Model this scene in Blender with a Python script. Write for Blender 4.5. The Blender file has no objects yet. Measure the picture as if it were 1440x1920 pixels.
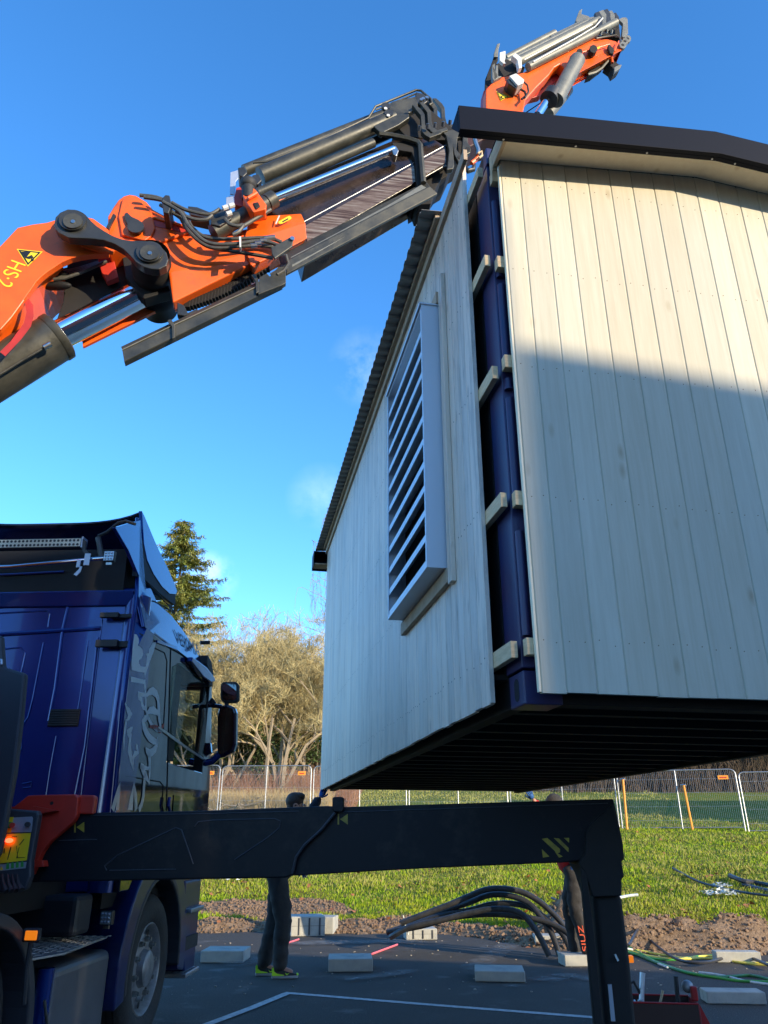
import bpy, bmesh, math, random
from mathutils import Vector, Matrix
from math import sin, cos, pi, radians as RAD
random.seed(7)
S = bpy.context.scene
COL = S.collection
# ---------------------------------------------------------------- camera
F = 1440.0; TH = RAD(23); CH = 1.38
cs, sn = cos(TH), sin(TH)
cd = bpy.data.cameras.new('camera'); cam = bpy.data.objects.new('camera', cd); COL.objects.link(cam)
cam.location = (0, 0, CH); cam.rotation_euler = (RAD(90) + TH, 0, 0)
cd.sensor_fit = 'VERTICAL'; cd.sensor_height = 32.0; cd.sensor_width = 24.0; cd.lens = 32.0 * F / 1920
cd.clip_start = 0.05; cd.clip_end = 2000
S.camera = cam
# ---------------------------------------------------------------- light
SUN_EL = RAD(14.5); SUN_AZ = (0.751, -0.660)
w = bpy.data.worlds.new('World'); S.world = w; w.use_nodes = True
nt = w.node_tree; nt.nodes.clear()
N = nt.nodes.new; L = nt.links.new
wo = N('ShaderNodeOutputWorld'); bg = N('ShaderNodeBackground'); sky = N('ShaderNodeTexSky')
sky.sky_type = 'NISHITA'; sky.sun_disc = False; sky.sun_elevation = SUN_EL
sky.sun_rotation = math.atan2(SUN_AZ[0], SUN_AZ[1]); sky.air_density = 0.8; sky.dust_density = 0.25; sky.ozone_density = 3.0
bg.inputs[1].default_value = 0.15
tc = N('ShaderNodeTexCoord')
hs = N('ShaderNodeHueSaturation'); hs.inputs['Saturation'].default_value = 1.20; hs.inputs['Hue'].default_value = .502; hs.inputs['Value'].default_value = 1.0
L(sky.outputs[0], hs.inputs['Color'])
colr = hs.outputs[0]
def pixdir(u, v):
    a = (u-720)/F; b = (960-v)/F
    return Vector((a, cs-b*sn, sn+b*cs))
for (u, v, rad, amt) in ((690, 690, .055, .12), (395, 1085, .038, .34), (605, 935, .05, .09)):
    d = pixdir(u, v).normalized()
    mp = N('ShaderNodeVectorMath'); mp.operation = 'DISTANCE'; L(tc.outputs['Generated'], mp.inputs[0]); mp.inputs[1].default_value = d
    mr = N('ShaderNodeMapRange'); mr.inputs[1].default_value = 0; mr.inputs[2].default_value = rad; mr.inputs[3].default_value = 1.25; mr.inputs[4].default_value = 0
    L(mp.outputs['Value'], mr.inputs[0])
    nz = N('ShaderNodeTexNoise'); nz.inputs['Scale'].default_value = 16; nz.inputs['Detail'].default_value = 9; nz.inputs['Roughness'].default_value = .6
    L(tc.outputs['Generated'], nz.inputs['Vector'])
    m1 = N('ShaderNodeMath'); m1.operation = 'MULTIPLY'; L(mr.outputs[0], m1.inputs[0])
    r2 = N('ShaderNodeMapRange'); r2.inputs[1].default_value = .42; r2.inputs[2].default_value = .66; L(nz.outputs[0], r2.inputs[0]); L(r2.outputs[0], m1.inputs[1])
    m2 = N('ShaderNodeMath'); m2.operation = 'MULTIPLY'; m2.use_clamp = True; L(m1.outputs[0], m2.inputs[0]); m2.inputs[1].default_value = amt
    mx = N('ShaderNodeMix'); mx.data_type = 'RGBA'; L(m2.outputs[0], mx.inputs[0]); L(colr, mx.inputs[6]); mx.inputs[7].default_value = (5.2, 5.6, 6.4, 1)
    colr = mx.outputs[2]
L(colr, bg.inputs[0]); L(bg.outputs[0], wo.inputs[0])
sd = bpy.data.lights.new('sun', 'SUN'); sd.energy = 2.15; sd.angle = RAD(0.35); sd.color = (1, .83, .58)
so = bpy.data.objects.new('sun', sd); COL.objects.link(so)
sv = Vector((SUN_AZ[0]*cos(SUN_EL), SUN_AZ[1]*cos(SUN_EL), sin(SUN_EL)))
so.rotation_euler = sv.to_track_quat('Z', 'Y').to_euler(); so.location = (10, -20, 20)
S.view_settings.view_transform = 'Standard'; S.view_settings.look = 'None'; S.view_settings.exposure = 1.72; S.view_settings.gamma = 1
S.render.resolution_x = 768; S.render.resolution_y = 1024

# ---------------------------------------------------------------- geometry helpers
O = Vector((0, 0, CH))
def hit(u, v, p, n):
    d = pixdir(u, v); n = Vector(n)
    return O + d * ((Vector(p)-O).dot(n) / d.dot(n))
ROOTM = {}
class MB:
    def __init__(s): s.v = []; s.f = []; s.m = []; s.sm = []
    def add(s, vs, fs, mi=0, smooth=False):
        b = len(s.v); s.v += [tuple(x) for x in vs]
        for f in fs: s.f.append([b+i for i in f]); s.m.append(mi); s.sm.append(smooth)
        return s
    def box(s, c, size, mi=0, M=None):
        x, y, z = size[0]/2, size[1]/2, size[2]/2
        vs = [Vector((a*x, b*y, d*z)) for d in (-1, 1) for b in (-1, 1) for a in (-1, 1)]
        vs = [(M @ q if M else q) + Vector(c) for q in vs]
        return s.add(vs, [(0, 2, 3, 1), (4, 5, 7, 6), (0, 1, 5, 4), (2, 6, 7, 3), (0, 4, 6, 2), (1, 3, 7, 5)], mi)
    def bb(s, a, b, mi=0):
        return s.box([(a[i]+b[i])/2 for i in range(3)], [abs(b[i]-a[i]) for i in range(3)], mi)
    def prism(s, pts, off, mi=0):
        pts = [Vector(p) for p in pts]; off = Vector(off); n = len(pts)
        return s.add(pts+[p+off for p in pts], [tuple(range(n))[::-1], tuple(range(n, 2*n))]+[(i, (i+1) % n, n+(i+1) % n, n+i) for i in range(n)], mi)
    def tube(s, pts, r, n=10, mi=0, cap=True):
        pts = [Vector(p) for p in pts]; k = len(pts)
        rs = r if isinstance(r, (list, tuple)) else [r]*k
        vs = []; pu = None
        for i, p in enumerate(pts):
            t = (pts[min(i+1, k-1)]-pts[max(i-1, 0)])
            if t.length < 1e-9: t = Vector((0, 0, 1))
            t.normalize()
            if pu is None:
                a = Vector((0, 0, 1)) if abs(t.z) < .9 else Vector((1, 0, 0)); pu = t.cross(a).normalized()
            pu = (pu - t*pu.dot(t)).normalized(); q = t.cross(pu)
            for j in range(n):
                an = 2*pi*j/n; vs.append(p+(pu*cos(an)+q*sin(an))*rs[i])
        fs = [(i*n+j, i*n+(j+1) % n, (i+1)*n+(j+1) % n, (i+1)*n+j) for i in range(k-1) for j in range(n)]
        s.add(vs, fs, mi, True)
        if cap: s.add(vs[:n], [tuple(range(n))[::-1]], mi); s.add(vs[-n:], [tuple(range(n))], mi)
        return s
    def lathe(s, c, ax, prof, n=32, mi=0, smooth=True):   # prof: list of (dist along ax, radius)
        ax = Vector(ax).normalized(); a = Vector((0, 0, 1)) if abs(ax.z) < .9 else Vector((1, 0, 0))
        u = ax.cross(a).normalized(); q = ax.cross(u); c = Vector(c); vs = []
        for (h, r) in prof:
            for j in range(n):
                an = 2*pi*j/n; vs.append(c+ax*h+(u*cos(an)+q*sin(an))*r)
        k = len(prof)
        s.add(vs, [(i*n+j, i*n+(j+1) % n, (i+1)*n+(j+1) % n, (i+1)*n+j) for i in range(k-1) for j in range(n)], mi, smooth)
        return s
    def disc(s, c, ax, r, h, n=24, mi=0): return s.tube([Vector(c), Vector(c)+Vector(ax).normalized()*h], r, n, mi)
    def blob(s, c, r, n=2, jit=.15, mi=0, sc=(1, 1, 1)):
        bm = bmesh.new(); bmesh.ops.create_icosphere(bm, subdivisions=n, radius=1)
        vs = []
        for v in bm.verts:
            k = r*(1+random.uniform(-jit, jit)); vs.append(Vector((v.co.x*sc[0]*k+c[0], v.co.y*sc[1]*k+c[1], v.co.z*sc[2]*k+c[2])))
        s.add(vs, [[v.index for v in f.verts] for f in bm.faces], mi, jit < .05); bm.free(); return s
    def build(s, name, mats, parent=None, bevel=0, local=False, seg=2, recalc=True, sharp=40):
        me = bpy.data.meshes.new(name)
        vs = s.v
        if parent is not None and not local:
            Mi = ROOTM[parent.name]; vs = [Mi @ Vector(v) for v in vs]
        me.from_pydata([tuple(v) for v in vs], [], s.f)
        if not isinstance(mats, (list, tuple)): mats = [mats]
        for m in mats: me.materials.append(m)
        me.polygons.foreach_set('material_index', s.m); me.polygons.foreach_set('use_smooth', s.sm)
        if recalc:
            bm = bmesh.new(); bm.from_mesh(me); bmesh.ops.recalc_face_normals(bm, faces=bm.faces)
            bm.to_mesh(me); bm.free()
        if any(s.sm): me.set_sharp_from_angle(angle=RAD(sharp))
        me.update()
        o = bpy.data.objects.new(name, me); COL.objects.link(o)
        if parent is not None:
            o.parent = parent; ROOTM[o.name] = ROOTM[parent.name]
        if bevel:
            b = o.modifiers.new('bevel', 'BEVEL'); b.width = bevel; b.segments = seg; b.limit_method = 'ANGLE'; b.angle_limit = RAD(35)
        return o
def tag(o, label=None, cat=None, group=None, kind=None):
    if label: o['label'] = label
    if cat: o['category'] = cat
    if group: o['group'] = group
    if kind: o['kind'] = kind
    return o
def root(name, loc, rz, label, cat, group=None):
    e = bpy.data.objects.new(name, None); COL.objects.link(e); e.location = loc; e.rotation_euler = (0, 0, rz); e.empty_display_size = .2
    ROOTM[e.name] = (Matrix.Translation(Vector(loc)) @ Matrix.Rotation(rz, 4, 'Z')).inverted()
    return tag(e, label, cat, group)
def lerp(a, b, t): return a+(b-a)*t

# ---------------------------------------------------------------- materials
def mat(name, col, rough=.5, metal=0, coat=0, var=None, vscale=4, vdet=4, bump=0, bscale=40, spec=None, stretch=(1, 1, 1), emit=None, estr=0, attr=None, r2=None, alpha=None, trans=0, dirt=None, dscale=3.0, dlim=(.56, .72), dstr=.8, dstretch=(1, 1, 1)):
    m = bpy.data.materials.new(name); m.use_nodes = True; t = m.node_tree; p = t.nodes['Principled BSDF']
    p.inputs['Base Color'].default_value = (*col, 1); p.inputs['Roughness'].default_value = rough; p.inputs['Metallic'].default_value = metal
    p.inputs['Coat Weight'].default_value = coat; p.inputs['Coat Roughness'].default_value = .04
    if trans: p.inputs['Transmission Weight'].default_value = trans
    if spec is not None: p.inputs['Specular IOR Level'].default_value = spec
    if emit: p.inputs['Emission Color'].default_value = (*emit, 1); p.inputs['Emission Strength'].default_value = estr
    tcn = t.nodes.new('ShaderNodeTexCoord'); mp = t.nodes.new('ShaderNodeMapping'); mp.inputs['Scale'].default_value = stretch
    t.links.new(tcn.outputs['Object'], mp.inputs[0])
    cur = None
    if var:
        n = t.nodes.new('ShaderNodeTexNoise'); n.inputs['Scale'].default_value = vscale; n.inputs['Detail'].default_value = vdet; n.inputs['Roughness'].default_value = .62
        t.links.new(mp.outputs[0], n.inputs['Vector'])
        mr = t.nodes.new('ShaderNodeMapRange'); mr.inputs[1].default_value = .33; mr.inputs[2].default_value = .67; t.links.new(n.outputs[0], mr.inputs[0])
        mx = t.nodes.new('ShaderNodeMix'); mx.data_type = 'RGBA'; t.links.new(mr.outputs[0], mx.inputs[0])
        mx.inputs[6].default_value = (*col, 1); mx.inputs[7].default_value = (*var, 1); cur = mx.outputs[2]
        t.links.new(cur, p.inputs['Base Color'])
        if r2 is not None:
            rr = t.nodes.new('ShaderNodeMapRange'); rr.inputs[3].default_value = rough; rr.inputs[4].default_value = r2; t.links.new(mr.outputs[0], rr.inputs[0]); t.links.new(rr.outputs[0], p.inputs['Roughness'])
    if dirt:
        mpd = t.nodes.new('ShaderNodeMapping'); mpd.inputs['Scale'].default_value = dstretch; t.links.new(tcn.outputs['Object'], mpd.inputs[0])
        n = t.nodes.new('ShaderNodeTexNoise'); n.inputs['Scale'].default_value = dscale; n.inputs['Detail'].default_value = 9; n.inputs['Roughness'].default_value = .72; t.links.new(mpd.outputs[0], n.inputs['Vector'])
        mr = t.nodes.new('ShaderNodeMapRange'); mr.inputs[1].default_value = dlim[0]; mr.inputs[2].default_value = dlim[1]; mr.inputs[4].default_value = dstr; t.links.new(n.outputs[0], mr.inputs[0])
        mx = t.nodes.new('ShaderNodeMix'); mx.data_type = 'RGBA'; t.links.new(mr.outputs[0], mx.inputs[0]); mx.inputs[7].default_value = (*dirt, 1)
        if cur: t.links.new(cur, mx.inputs[6])
        else: mx.inputs[6].default_value = (*col, 1)
        cur = mx.outputs[2]; t.links.new(cur, p.inputs['Base Color'])
    if attr:
        a = t.nodes.new('ShaderNodeAttribute'); a.attribute_name = attr
        m3 = t.nodes.new('ShaderNodeMix'); m3.data_type = 'RGBA'; m3.blend_type = 'MULTIPLY'; m3.inputs[0].default_value = 1
        if cur: t.links.new(cur, m3.inputs[6])
        else: m3.inputs[6].default_value = (*col, 1)
        t.links.new(a.outputs['Color'], m3.inputs[7]); t.links.new(m3.outputs[2], p.inputs['Base Color'])
    if bump:
        n = t.nodes.new('ShaderNodeTexNoise'); n.inputs['Scale'].default_value = bscale; n.inputs['Detail'].default_value = 5
        t.links.new(mp.outputs[0], n.inputs['Vector'])
        b = t.nodes.new('ShaderNodeBump'); b.inputs['Strength'].default_value = bump; b.inputs['Distance'].default_value = .02
        t.links.new(n.outputs[0], b.inputs['Height']); t.links.new(b.outputs[0], p.inputs['Normal'])
    return m
M = {}
M['orange'] = mat('orange_paint', (.86, .125, .005), .42, 0, .06, var=(.78, .098, .004), vscale=5, bump=.03, bscale=30, dirt=(.22, .06, .02), dscale=4.5, dlim=(.58, .70), dstr=.55)
M['orange_dull'] = mat('dull_and_shaded_orange', (.50, .030, .014), .5, 0, .1, var=(.40, .025, .012), vscale=9)  # also stands in for shaded orange on the far web and jib web
M['black'] = mat('black_painted_steel', (.020, .021, .020), .42, 0, .1, var=(.036, .037, .033), vscale=6, bump=.06, bscale=60)
M['olive'] = mat('grey_black_steel', (.038, .039, .032), .38, .3, 0, var=(.075, .073, .058), vscale=7, bump=.05, bscale=50, r2=.55)
M['greysteel'] = mat('weathered_grey_steel', (.13, .135, .12), .5, .2, 0, var=(.20, .20, .17), vscale=9, bump=.05)
M['chrome'] = mat('chrome_rod', (.80, .82, .86), .10, 1)
M['steel'] = mat('bare_steel', (.55, .55, .52), .30, 1, var=(.35, .34, .32), vscale=20)
M['zinc'] = mat('galvanised_steel', (.40, .41, .42), .45, .75, var=(.29, .30, .31), vscale=14)
M['rubber'] = mat('black_rubber', (.018, .018, .019), .65, bump=.15, bscale=50, var=(.03, .03, .03), vscale=9)
M['hose'] = mat('hydraulic_hose', (.05, .05, .043), .45, var=(.09, .085, .07), vscale=25)
M['yellow_shaded'] = mat('shaded_yellow_tape', (.38, .28, .02), .5, var=(.20, .15, .02), vscale=20)  # darker copy of the yellow, for decals that lie in shade
M['yellow'] = mat('yellow_decal', (.85, .62, .02), .4)
M['decal_black'] = mat('decal_black', (.012, .012, .012), .4)
M['white_decal'] = mat('light_grey_decal', (.62, .62, .58), .45)
M['beam_black'] = mat('black_outrigger_paint', (.007, .008, .011), .5, 0, 0, spec=.25, bump=.03, bscale=60, dirt=(.035, .032, .028), dscale=5, dlim=(.52, .72), dstr=.7)
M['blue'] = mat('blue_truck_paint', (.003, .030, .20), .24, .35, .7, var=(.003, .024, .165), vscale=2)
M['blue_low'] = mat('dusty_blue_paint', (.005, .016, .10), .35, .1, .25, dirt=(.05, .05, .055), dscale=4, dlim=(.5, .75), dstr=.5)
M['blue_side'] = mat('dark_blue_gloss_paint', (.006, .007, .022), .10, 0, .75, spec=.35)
M['blue_c'] = mat('blue_container_paint', (.014, .032, .115), .42, 0, .10, var=(.045, .022, .07), vscale=1.6, bump=.04, bscale=20)
M['navy'] = mat('anthracite_flashing', (.004, .006, .013), .6, 0, .0, spec=.12, bump=.02, bscale=20)
M['dark'] = mat('dark_interior', (.006, .006, .007), .7)
M['under'] = mat('black_undercoating', (.007, .006, .006), .8, var=(.012, .010, .008), vscale=5)
M['fender'] = mat('dark_grey_plastic', (.035, .038, .045), .5, bump=.05, bscale=80)
M['tyre'] = mat('tyre_rubber', (.020, .020, .021), .75, bump=.25, bscale=60, var=(.032, .031, .030), vscale=12)
M['rim'] = mat('grey_wheel_rim', (.34, .34, .35), .42, .3, var=(.20, .20, .205), vscale=12)
M['alu'] = mat('aluminium', (.50, .54, .60), .38, .55, var=(.44, .48, .54), vscale=6)
M['alu_tank'] = mat('dull_aluminium_tank', (.16, .17, .19), .45, .5, var=(.12, .13, .15), vscale=3)
M['louvre'] = mat('grey_lacquered_sheet', (.58, .61, .66), .40, .25, bump=.01, bscale=10)
M['glass'] = mat('window_glass', (.006, .008, .008), .03, 0, 0, spec=.9)
M['mirror'] = mat('mirror_glass', (.34, .36, .31), .02, 1)
M['lens'] = mat('led_lens', (.55, .58, .60), .15, .4)
M['lens_warm'] = mat('led_bar_lens', (.75, .72, .55), .3, .2)  # pale warm colour stands for the light reflected in the bar
M['amber'] = mat('amber_lamp', (.55, .10, .008), .3, emit=(1, .25, .01), estr=.22)
M['redlamp'] = mat('red_lamp', (.7, .02, .01), .3, emit=(1, .05, .02), estr=2.5)
M['lumber'] = mat('spruce_lumber', (.78, .58, .34), .75, var=(.62, .44, .25), vscale=10, stretch=(1, 1, 6), bump=.12, bscale=60)
M['lumber_grey'] = mat('grey_treated_lumber', (.47, .36, .25), .8, var=(.36, .27, .19), vscale=12, bump=.12, bscale=60)
M['concrete'] = mat('concrete', (.44, .43, .37), .85, var=(.33, .33, .30), vscale=7, bump=.2, bscale=60, dirt=(.17, .16, .13), dscale=6, dlim=(.55, .75), dstr=.7)
M['paint_white'] = mat('road_paint', (.62, .62, .60), .7, var=(.36, .36, .36), vscale=18)
M['roofsheet'] = mat('corrugated_roof_sheet', (.24, .23, .21), .5, .2, var=(.19, .18, .165), vscale=5)
M['cloth_dark'] = mat('dark_work_cloth', (.022, .021, .021), .85, var=(.034, .032, .030), vscale=14, bump=.5, bscale=14)
M['cloth_navy'] = mat('navy_jacket_cloth', (.014, .016, .024), .85, bump=.4, bscale=14)
M['cloth_red'] = mat('red_jacket_cloth', (.55, .02, .018), .8, var=(.42, .015, .014), vscale=12, bump=.3, bscale=14)
M['skin'] = mat('skin', (.52, .27, .18), .55, var=(.46, .22, .15), vscale=14)
M['hair'] = mat('brown_hair', (.075, .038, .022), .6, var=(.04, .02, .012), vscale=60, bump=.5, bscale=90)
M['glove'] = mat('blue_work_glove', (.02, .10, .32), .7)
M['neon'] = mat('neon_green_fabric', (.50, .85, .03), .6)
M['sole'] = mat('grey_shoe_sole', (.30, .32, .34), .6)
M['orange_print'] = mat('orange_print', (.70, .09, .03), .6)
M['red_plastic'] = mat('red_crate_paint', (.45, .015, .015), .5, var=(.30, .01, .01), vscale=8)
M['plastic_w'] = mat('pale_plastic', (.66, .70, .68), .35, var=(.45, .50, .48), vscale=14)
M['pipe'] = mat('black_conduit', (.022, .024, .027), .38, var=(.05, .05, .052), vscale=8)
M['cable_y'] = mat('yellow_cable', (.72, .62, .10), .45)
M['cable_g'] = mat('green_cable', (.05, .30, .05), .45)
M['string'] = mat('pink_marking_string', (.85, .16, .20), .6)
M['fence_orange'] = mat('orange_brace_paint', (.85, .30, .02), .5)
M['bark'] = mat('pale_bark', (.27, .22, .15), .85, var=(.25, .19, .12), vscale=6)
M['twig'] = mat('pale_twig_bark', (.42, .35, .17), .85, var=(.30, .23, .10), vscale=1.5)
M['birch'] = mat('birch_bark', (.20, .15, .13), .85)
M['needles'] = mat('spruce_needles', (.20, .26, .045), .75, var=(.26, .23, .05), vscale=1.2)
M['dneedles'] = mat('dark_spruce_needles', (.018, .035, .012), .75, var=(.03, .045, .015), vscale=1.2)
M['evergreen'] = mat('evergreen_shrub_leaves', (.055, .085, .015), .75, var=(.03, .055, .012), vscale=1.5)
M['drygrass'] = mat('dry_tall_grass', (.48, .36, .17), .9, var=(.34, .24, .11), vscale=2)
M['redbrush'] = mat('red_brown_brush', (.24, .105, .06), .9, var=(.30, .17, .09), vscale=2)
M['darkbrush'] = mat('dark_thicket_twigs', (.085, .055, .035), .9, var=(.05, .04, .025), vscale=2)
M['leaf'] = mat('fallen_leaves', (.42, .13, .04), .8, var=(.30, .13, .05), vscale=9)
M['facade'] = mat('red_brown_facade', (.25, .035, .03), .7)
M['facade2'] = mat('grey_facade', (.22, .22, .23), .8)

# painted boards: colour of each board from attribute, vertical grain, knots, nail rows in geometry
def boards(name, c1, c2, rough, knot, spec=.5, streak=None):
    m = bpy.data.materials.new(name); m.use_nodes = True; t = m.node_tree; p = t.nodes['Principled BSDF']; n_ = t.nodes.new; l_ = t.links.new
    p.inputs['Specular IOR Level'].default_value = spec
    tcn = n_('ShaderNodeTexCoord'); mp = n_('ShaderNodeMapping'); mp.inputs['Scale'].default_value = (9, 9, .55); l_(tcn.outputs['Object'], mp.inputs[0])
    n1 = n_('ShaderNodeTexNoise'); n1.inputs['Scale'].default_value = 3.0; n1.inputs['Detail'].default_value = 7; n1.inputs['Roughness'].default_value = .65; l_(mp.outputs[0], n1.inputs['Vector'])
    mr = n_('ShaderNodeMapRange'); mr.inputs[1].default_value = .30; mr.inputs[2].default_value = .72; l_(n1.outputs[0], mr.inputs[0])
    mx = n_('ShaderNodeMix'); mx.data_type = 'RGBA'; l_(mr.outputs[0], mx.inputs[0]); mx.inputs[6].default_value = (*c1, 1); mx.inputs[7].default_value = (*c2, 1)
    # knots
    m2 = n_('ShaderNodeMapping'); m2.inputs['Scale'].default_value = (4.2, 4.2, 1.7); l_(tcn.outputs['Object'], m2.inputs[0])
    vo = n_('ShaderNodeTexVoronoi'); vo.inputs['Scale'].default_value = 1.6; l_(m2.outputs[0], vo.inputs['Vector'])
    k = n_('ShaderNodeMapRange'); k.inputs[1].default_value = .03; k.inputs[2].default_value = .15; k.inputs[3].default_value = .75; k.inputs[4].default_value = 0; l_(vo.outputs['Distance'], k.inputs[0])
    mk = n_('ShaderNodeMix'); mk.data_type = 'RGBA'; l_(k.outputs[0], mk.inputs[0]); l_(mx.outputs[2], mk.inputs[6]); mk.inputs[7].default_value = (*knot, 1)
    a = n_('ShaderNodeAttribute'); a.attribute_name = 'tint'
    mm = n_('ShaderNodeMix'); mm.data_type = 'RGBA'; mm.blend_type = 'MULTIPLY'; mm.inputs[0].default_value = 1; l_(mk.outputs[2], mm.inputs[6]); l_(a.outputs['Color'], mm.inputs[7])
    cur = mm.outputs[2]
    if streak:
        m4 = n_('ShaderNodeMapping'); m4.inputs['Scale'].default_value = (1, 2.4, .25); l_(tcn.outputs['Object'], m4.inputs[0])
        n4 = n_('ShaderNodeTexNoise'); n4.inputs['Scale'].default_value = 5; n4.inputs['Detail'].default_value = 8; n4.inputs['Roughness'].default_value = .75; l_(m4.outputs[0], n4.inputs['Vector'])
        r4 = n_('ShaderNodeMapRange'); r4.inputs[1].default_value = .5; r4.inputs[2].default_value = .62; r4.inputs[4].default_value = .6; l_(n4.outputs[0], r4.inputs[0])
        x4 = n_('ShaderNodeMix'); x4.data_type = 'RGBA'; l_(r4.outputs[0], x4.inputs[0]); l_(cur, x4.inputs[6]); x4.inputs[7].default_value = (*streak, 1); cur = x4.outputs[2]
    l_(cur, p.inputs['Base Color']); p.inputs['Roughness'].default_value = rough
    b = n_('ShaderNodeBump'); b.inputs['Strength'].default_value = .25; b.inputs['Distance'].default_value = .006; l_(n1.outputs[0], b.inputs['Height']); l_(b.outputs[0], p.inputs['Normal'])
    return m
M['gable'] = boards('pale_painted_boards', (.58, .545, .43), (.49, .45, .335), .7, (.36, .29, .18))
M['side'] = boards('grey_painted_boards', (.80, .67, .54), (.63, .53, .43), .5, (.38, .31, .24), spec=.6, streak=(.34, .29, .24))
M['soffit'] = boards('pale_soffit_board', (.93, .82, .60), (.86, .74, .52), .7, (.60, .46, .26))

# ---------------------------------------------------------------- ground
def sstep(a, b, x):
    t = max(0, min(1, (x-a)/(b-a))); return t*t*(3-2*t)
def edge(x): return 13.7 - 2.4*sstep(.4, 3.2, x) + .12*sin(x*2.1)+.06*sin(x*5.3)
from mathutils import noise as NZ
def lawnz(x, y):
    e = edge(x); d = y-e
    if d < 0: return -.03 + d*.15
    zl = d*(1.75/(29-e)) if y < 29 else 1.75+(y-29)*.13 if y < 48 else 4.22+(y-48)*.02
    zl += .05*min(1, d)*NZ.noise(Vector((x*.9, y*.9, 0))) + .012*NZ.noise(Vector((x*5, y*5, 3)))
    rim = sstep(0, .3, d)*(1-sstep(.7, 1.7, d))
    zl += rim*(.05+.07*NZ.noise(Vector((x*2.3, y*2.3, 5))))
    r1 = math.hypot((x-2.75)/.62, (y-12.75)/.6)
    zl += .48*(1-sstep(0, 1, r1))*(1+.2*NZ.noise(Vector((x*7, y*7, 1))))
    if 3.0 < x < 5.9:
        k = sstep(3.0, 3.4, x)*(1-sstep(4.9, 5.9, x))
        r2 = abs(y-11.95+.1*(x-4))/.46
        zl += k*.24*(1-sstep(0, 1, r2))*(1+.6*NZ.noise(Vector((x*3.5, y*3.5, 2)))+.3*NZ.noise(Vector((x*12, y*12, 2))))
    return zl
def dirtm(x, y):
    e = edge(x); d = y-e; n = NZ.noise(Vector((x*1.2, y*1.2, 9)))
    v = 1-sstep(.55, .95, d+.45*n)
    r = math.hypot((x+2.1)/1.9, (y-15.5)/.95)
    v = max(v, 1-sstep(.75, 1.05, r+.35*n))
    v = max(v, 1-sstep(.9, 1.2, math.hypot((x-2.75)/.62, (y-12.75)/.6)))
    if x > 2.9: v = max(v, (1-sstep(.75, 1.2, d+.5*n))*(1-sstep(5.2, 6.2, x)) )
    return v
mb = MB()
xs = [-90, -60, -40, -25, -15]+[-10+.11*i for i in range(210)]+[13.5, 15, 18, 25, 40, 60, 90]
ys = [10.6+.09*i for i in range(75)]+[17.5+.3*i for i in range(60)]+[36, 38, 41, 45, 48, 55, 70, 100, 160, 300]
for y in ys:
    for x in xs: mb.v.append((x, y, lawnz(x, y)))
nx = len(xs)
mb.f = [(j*nx+i, j*nx+i+1, (j+1)*nx+i+1, (j+1)*nx+i) for j in range(len(ys)-1) for i in range(nx-1)]
mb.m = [0]*len(mb.f); mb.sm = [True]*len(mb.f)
def lawn_mat():
    m = bpy.data.materials.new('lawn_ground'); m.use_nodes = True; t = m.node_tree; p = t.nodes['Principled BSDF']; n_ = t.nodes.new; l_ = t.links.new
    p.inputs['Roughness'].default_value = .95; p.inputs['Specular IOR Level'].default_value = .1
    tcn = n_('ShaderNodeTexCoord')
    def nz(s, d=5):
        q = n_('ShaderNodeTexNoise'); q.inputs['Scale'].default_value = s; q.inputs['Detail'].default_value = d; q.inputs['Roughness'].default_value = .65; l_(tcn.outputs['Object'], q.inputs['Vector']); return q
    def mix(f, a, b, lo=.4, hi=.6):
        r = n_('ShaderNodeMapRange'); r.inputs[1].default_value = lo; r.inputs[2].default_value = hi; l_(f, r.inputs[0])
        x = n_('ShaderNodeMix'); x.data_type = 'RGBA'; l_(r.outputs[0], x.inputs[0])
        for s_, q in ((6, a), (7, b)):
            if isinstance(q, tuple): x.inputs[s_].default_value = (*q, 1)
            else: l_(q, x.inputs[s_])
        return x.outputs[2]
    g = mix(nz(1.3).outputs[0], (.105, .165, .018), (.20, .20, .035))
    g = mix(nz(9).outputs[0], g, (.075, .10, .016), .5, .75)
    d = mix(nz(6, 8).outputs[0], (.20, .135, .082), (.34, .235, .15))
    d = mix(nz(30, 4).outputs[0], d, (.10, .066, .042), .55, .72)
    a = n_('ShaderNodeAttribute'); a.attribute_name = 'dirt'
    c = mix(a.outputs['Fac'], g, d, .35, .65)
    l_(c, p.inputs['Base Color'])
    b = n_('ShaderNodeBump'); b.inputs['Strength'].default_value = 1; b.inputs['Distance'].default_value = .05; l_(nz(16, 9).outputs[0], b.inputs['Height']); l_(b.outputs[0], p.inputs['Normal'])
    return m
lawn = tag(mb.build('lawn', lawn_mat(), recalc=False), kind='structure')
at = lawn.data.attributes.new('dirt', 'FLOAT', 'POINT'); at.data.foreach_set('value', [dirtm(v[0], v[1]) for v in mb.v])

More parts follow.
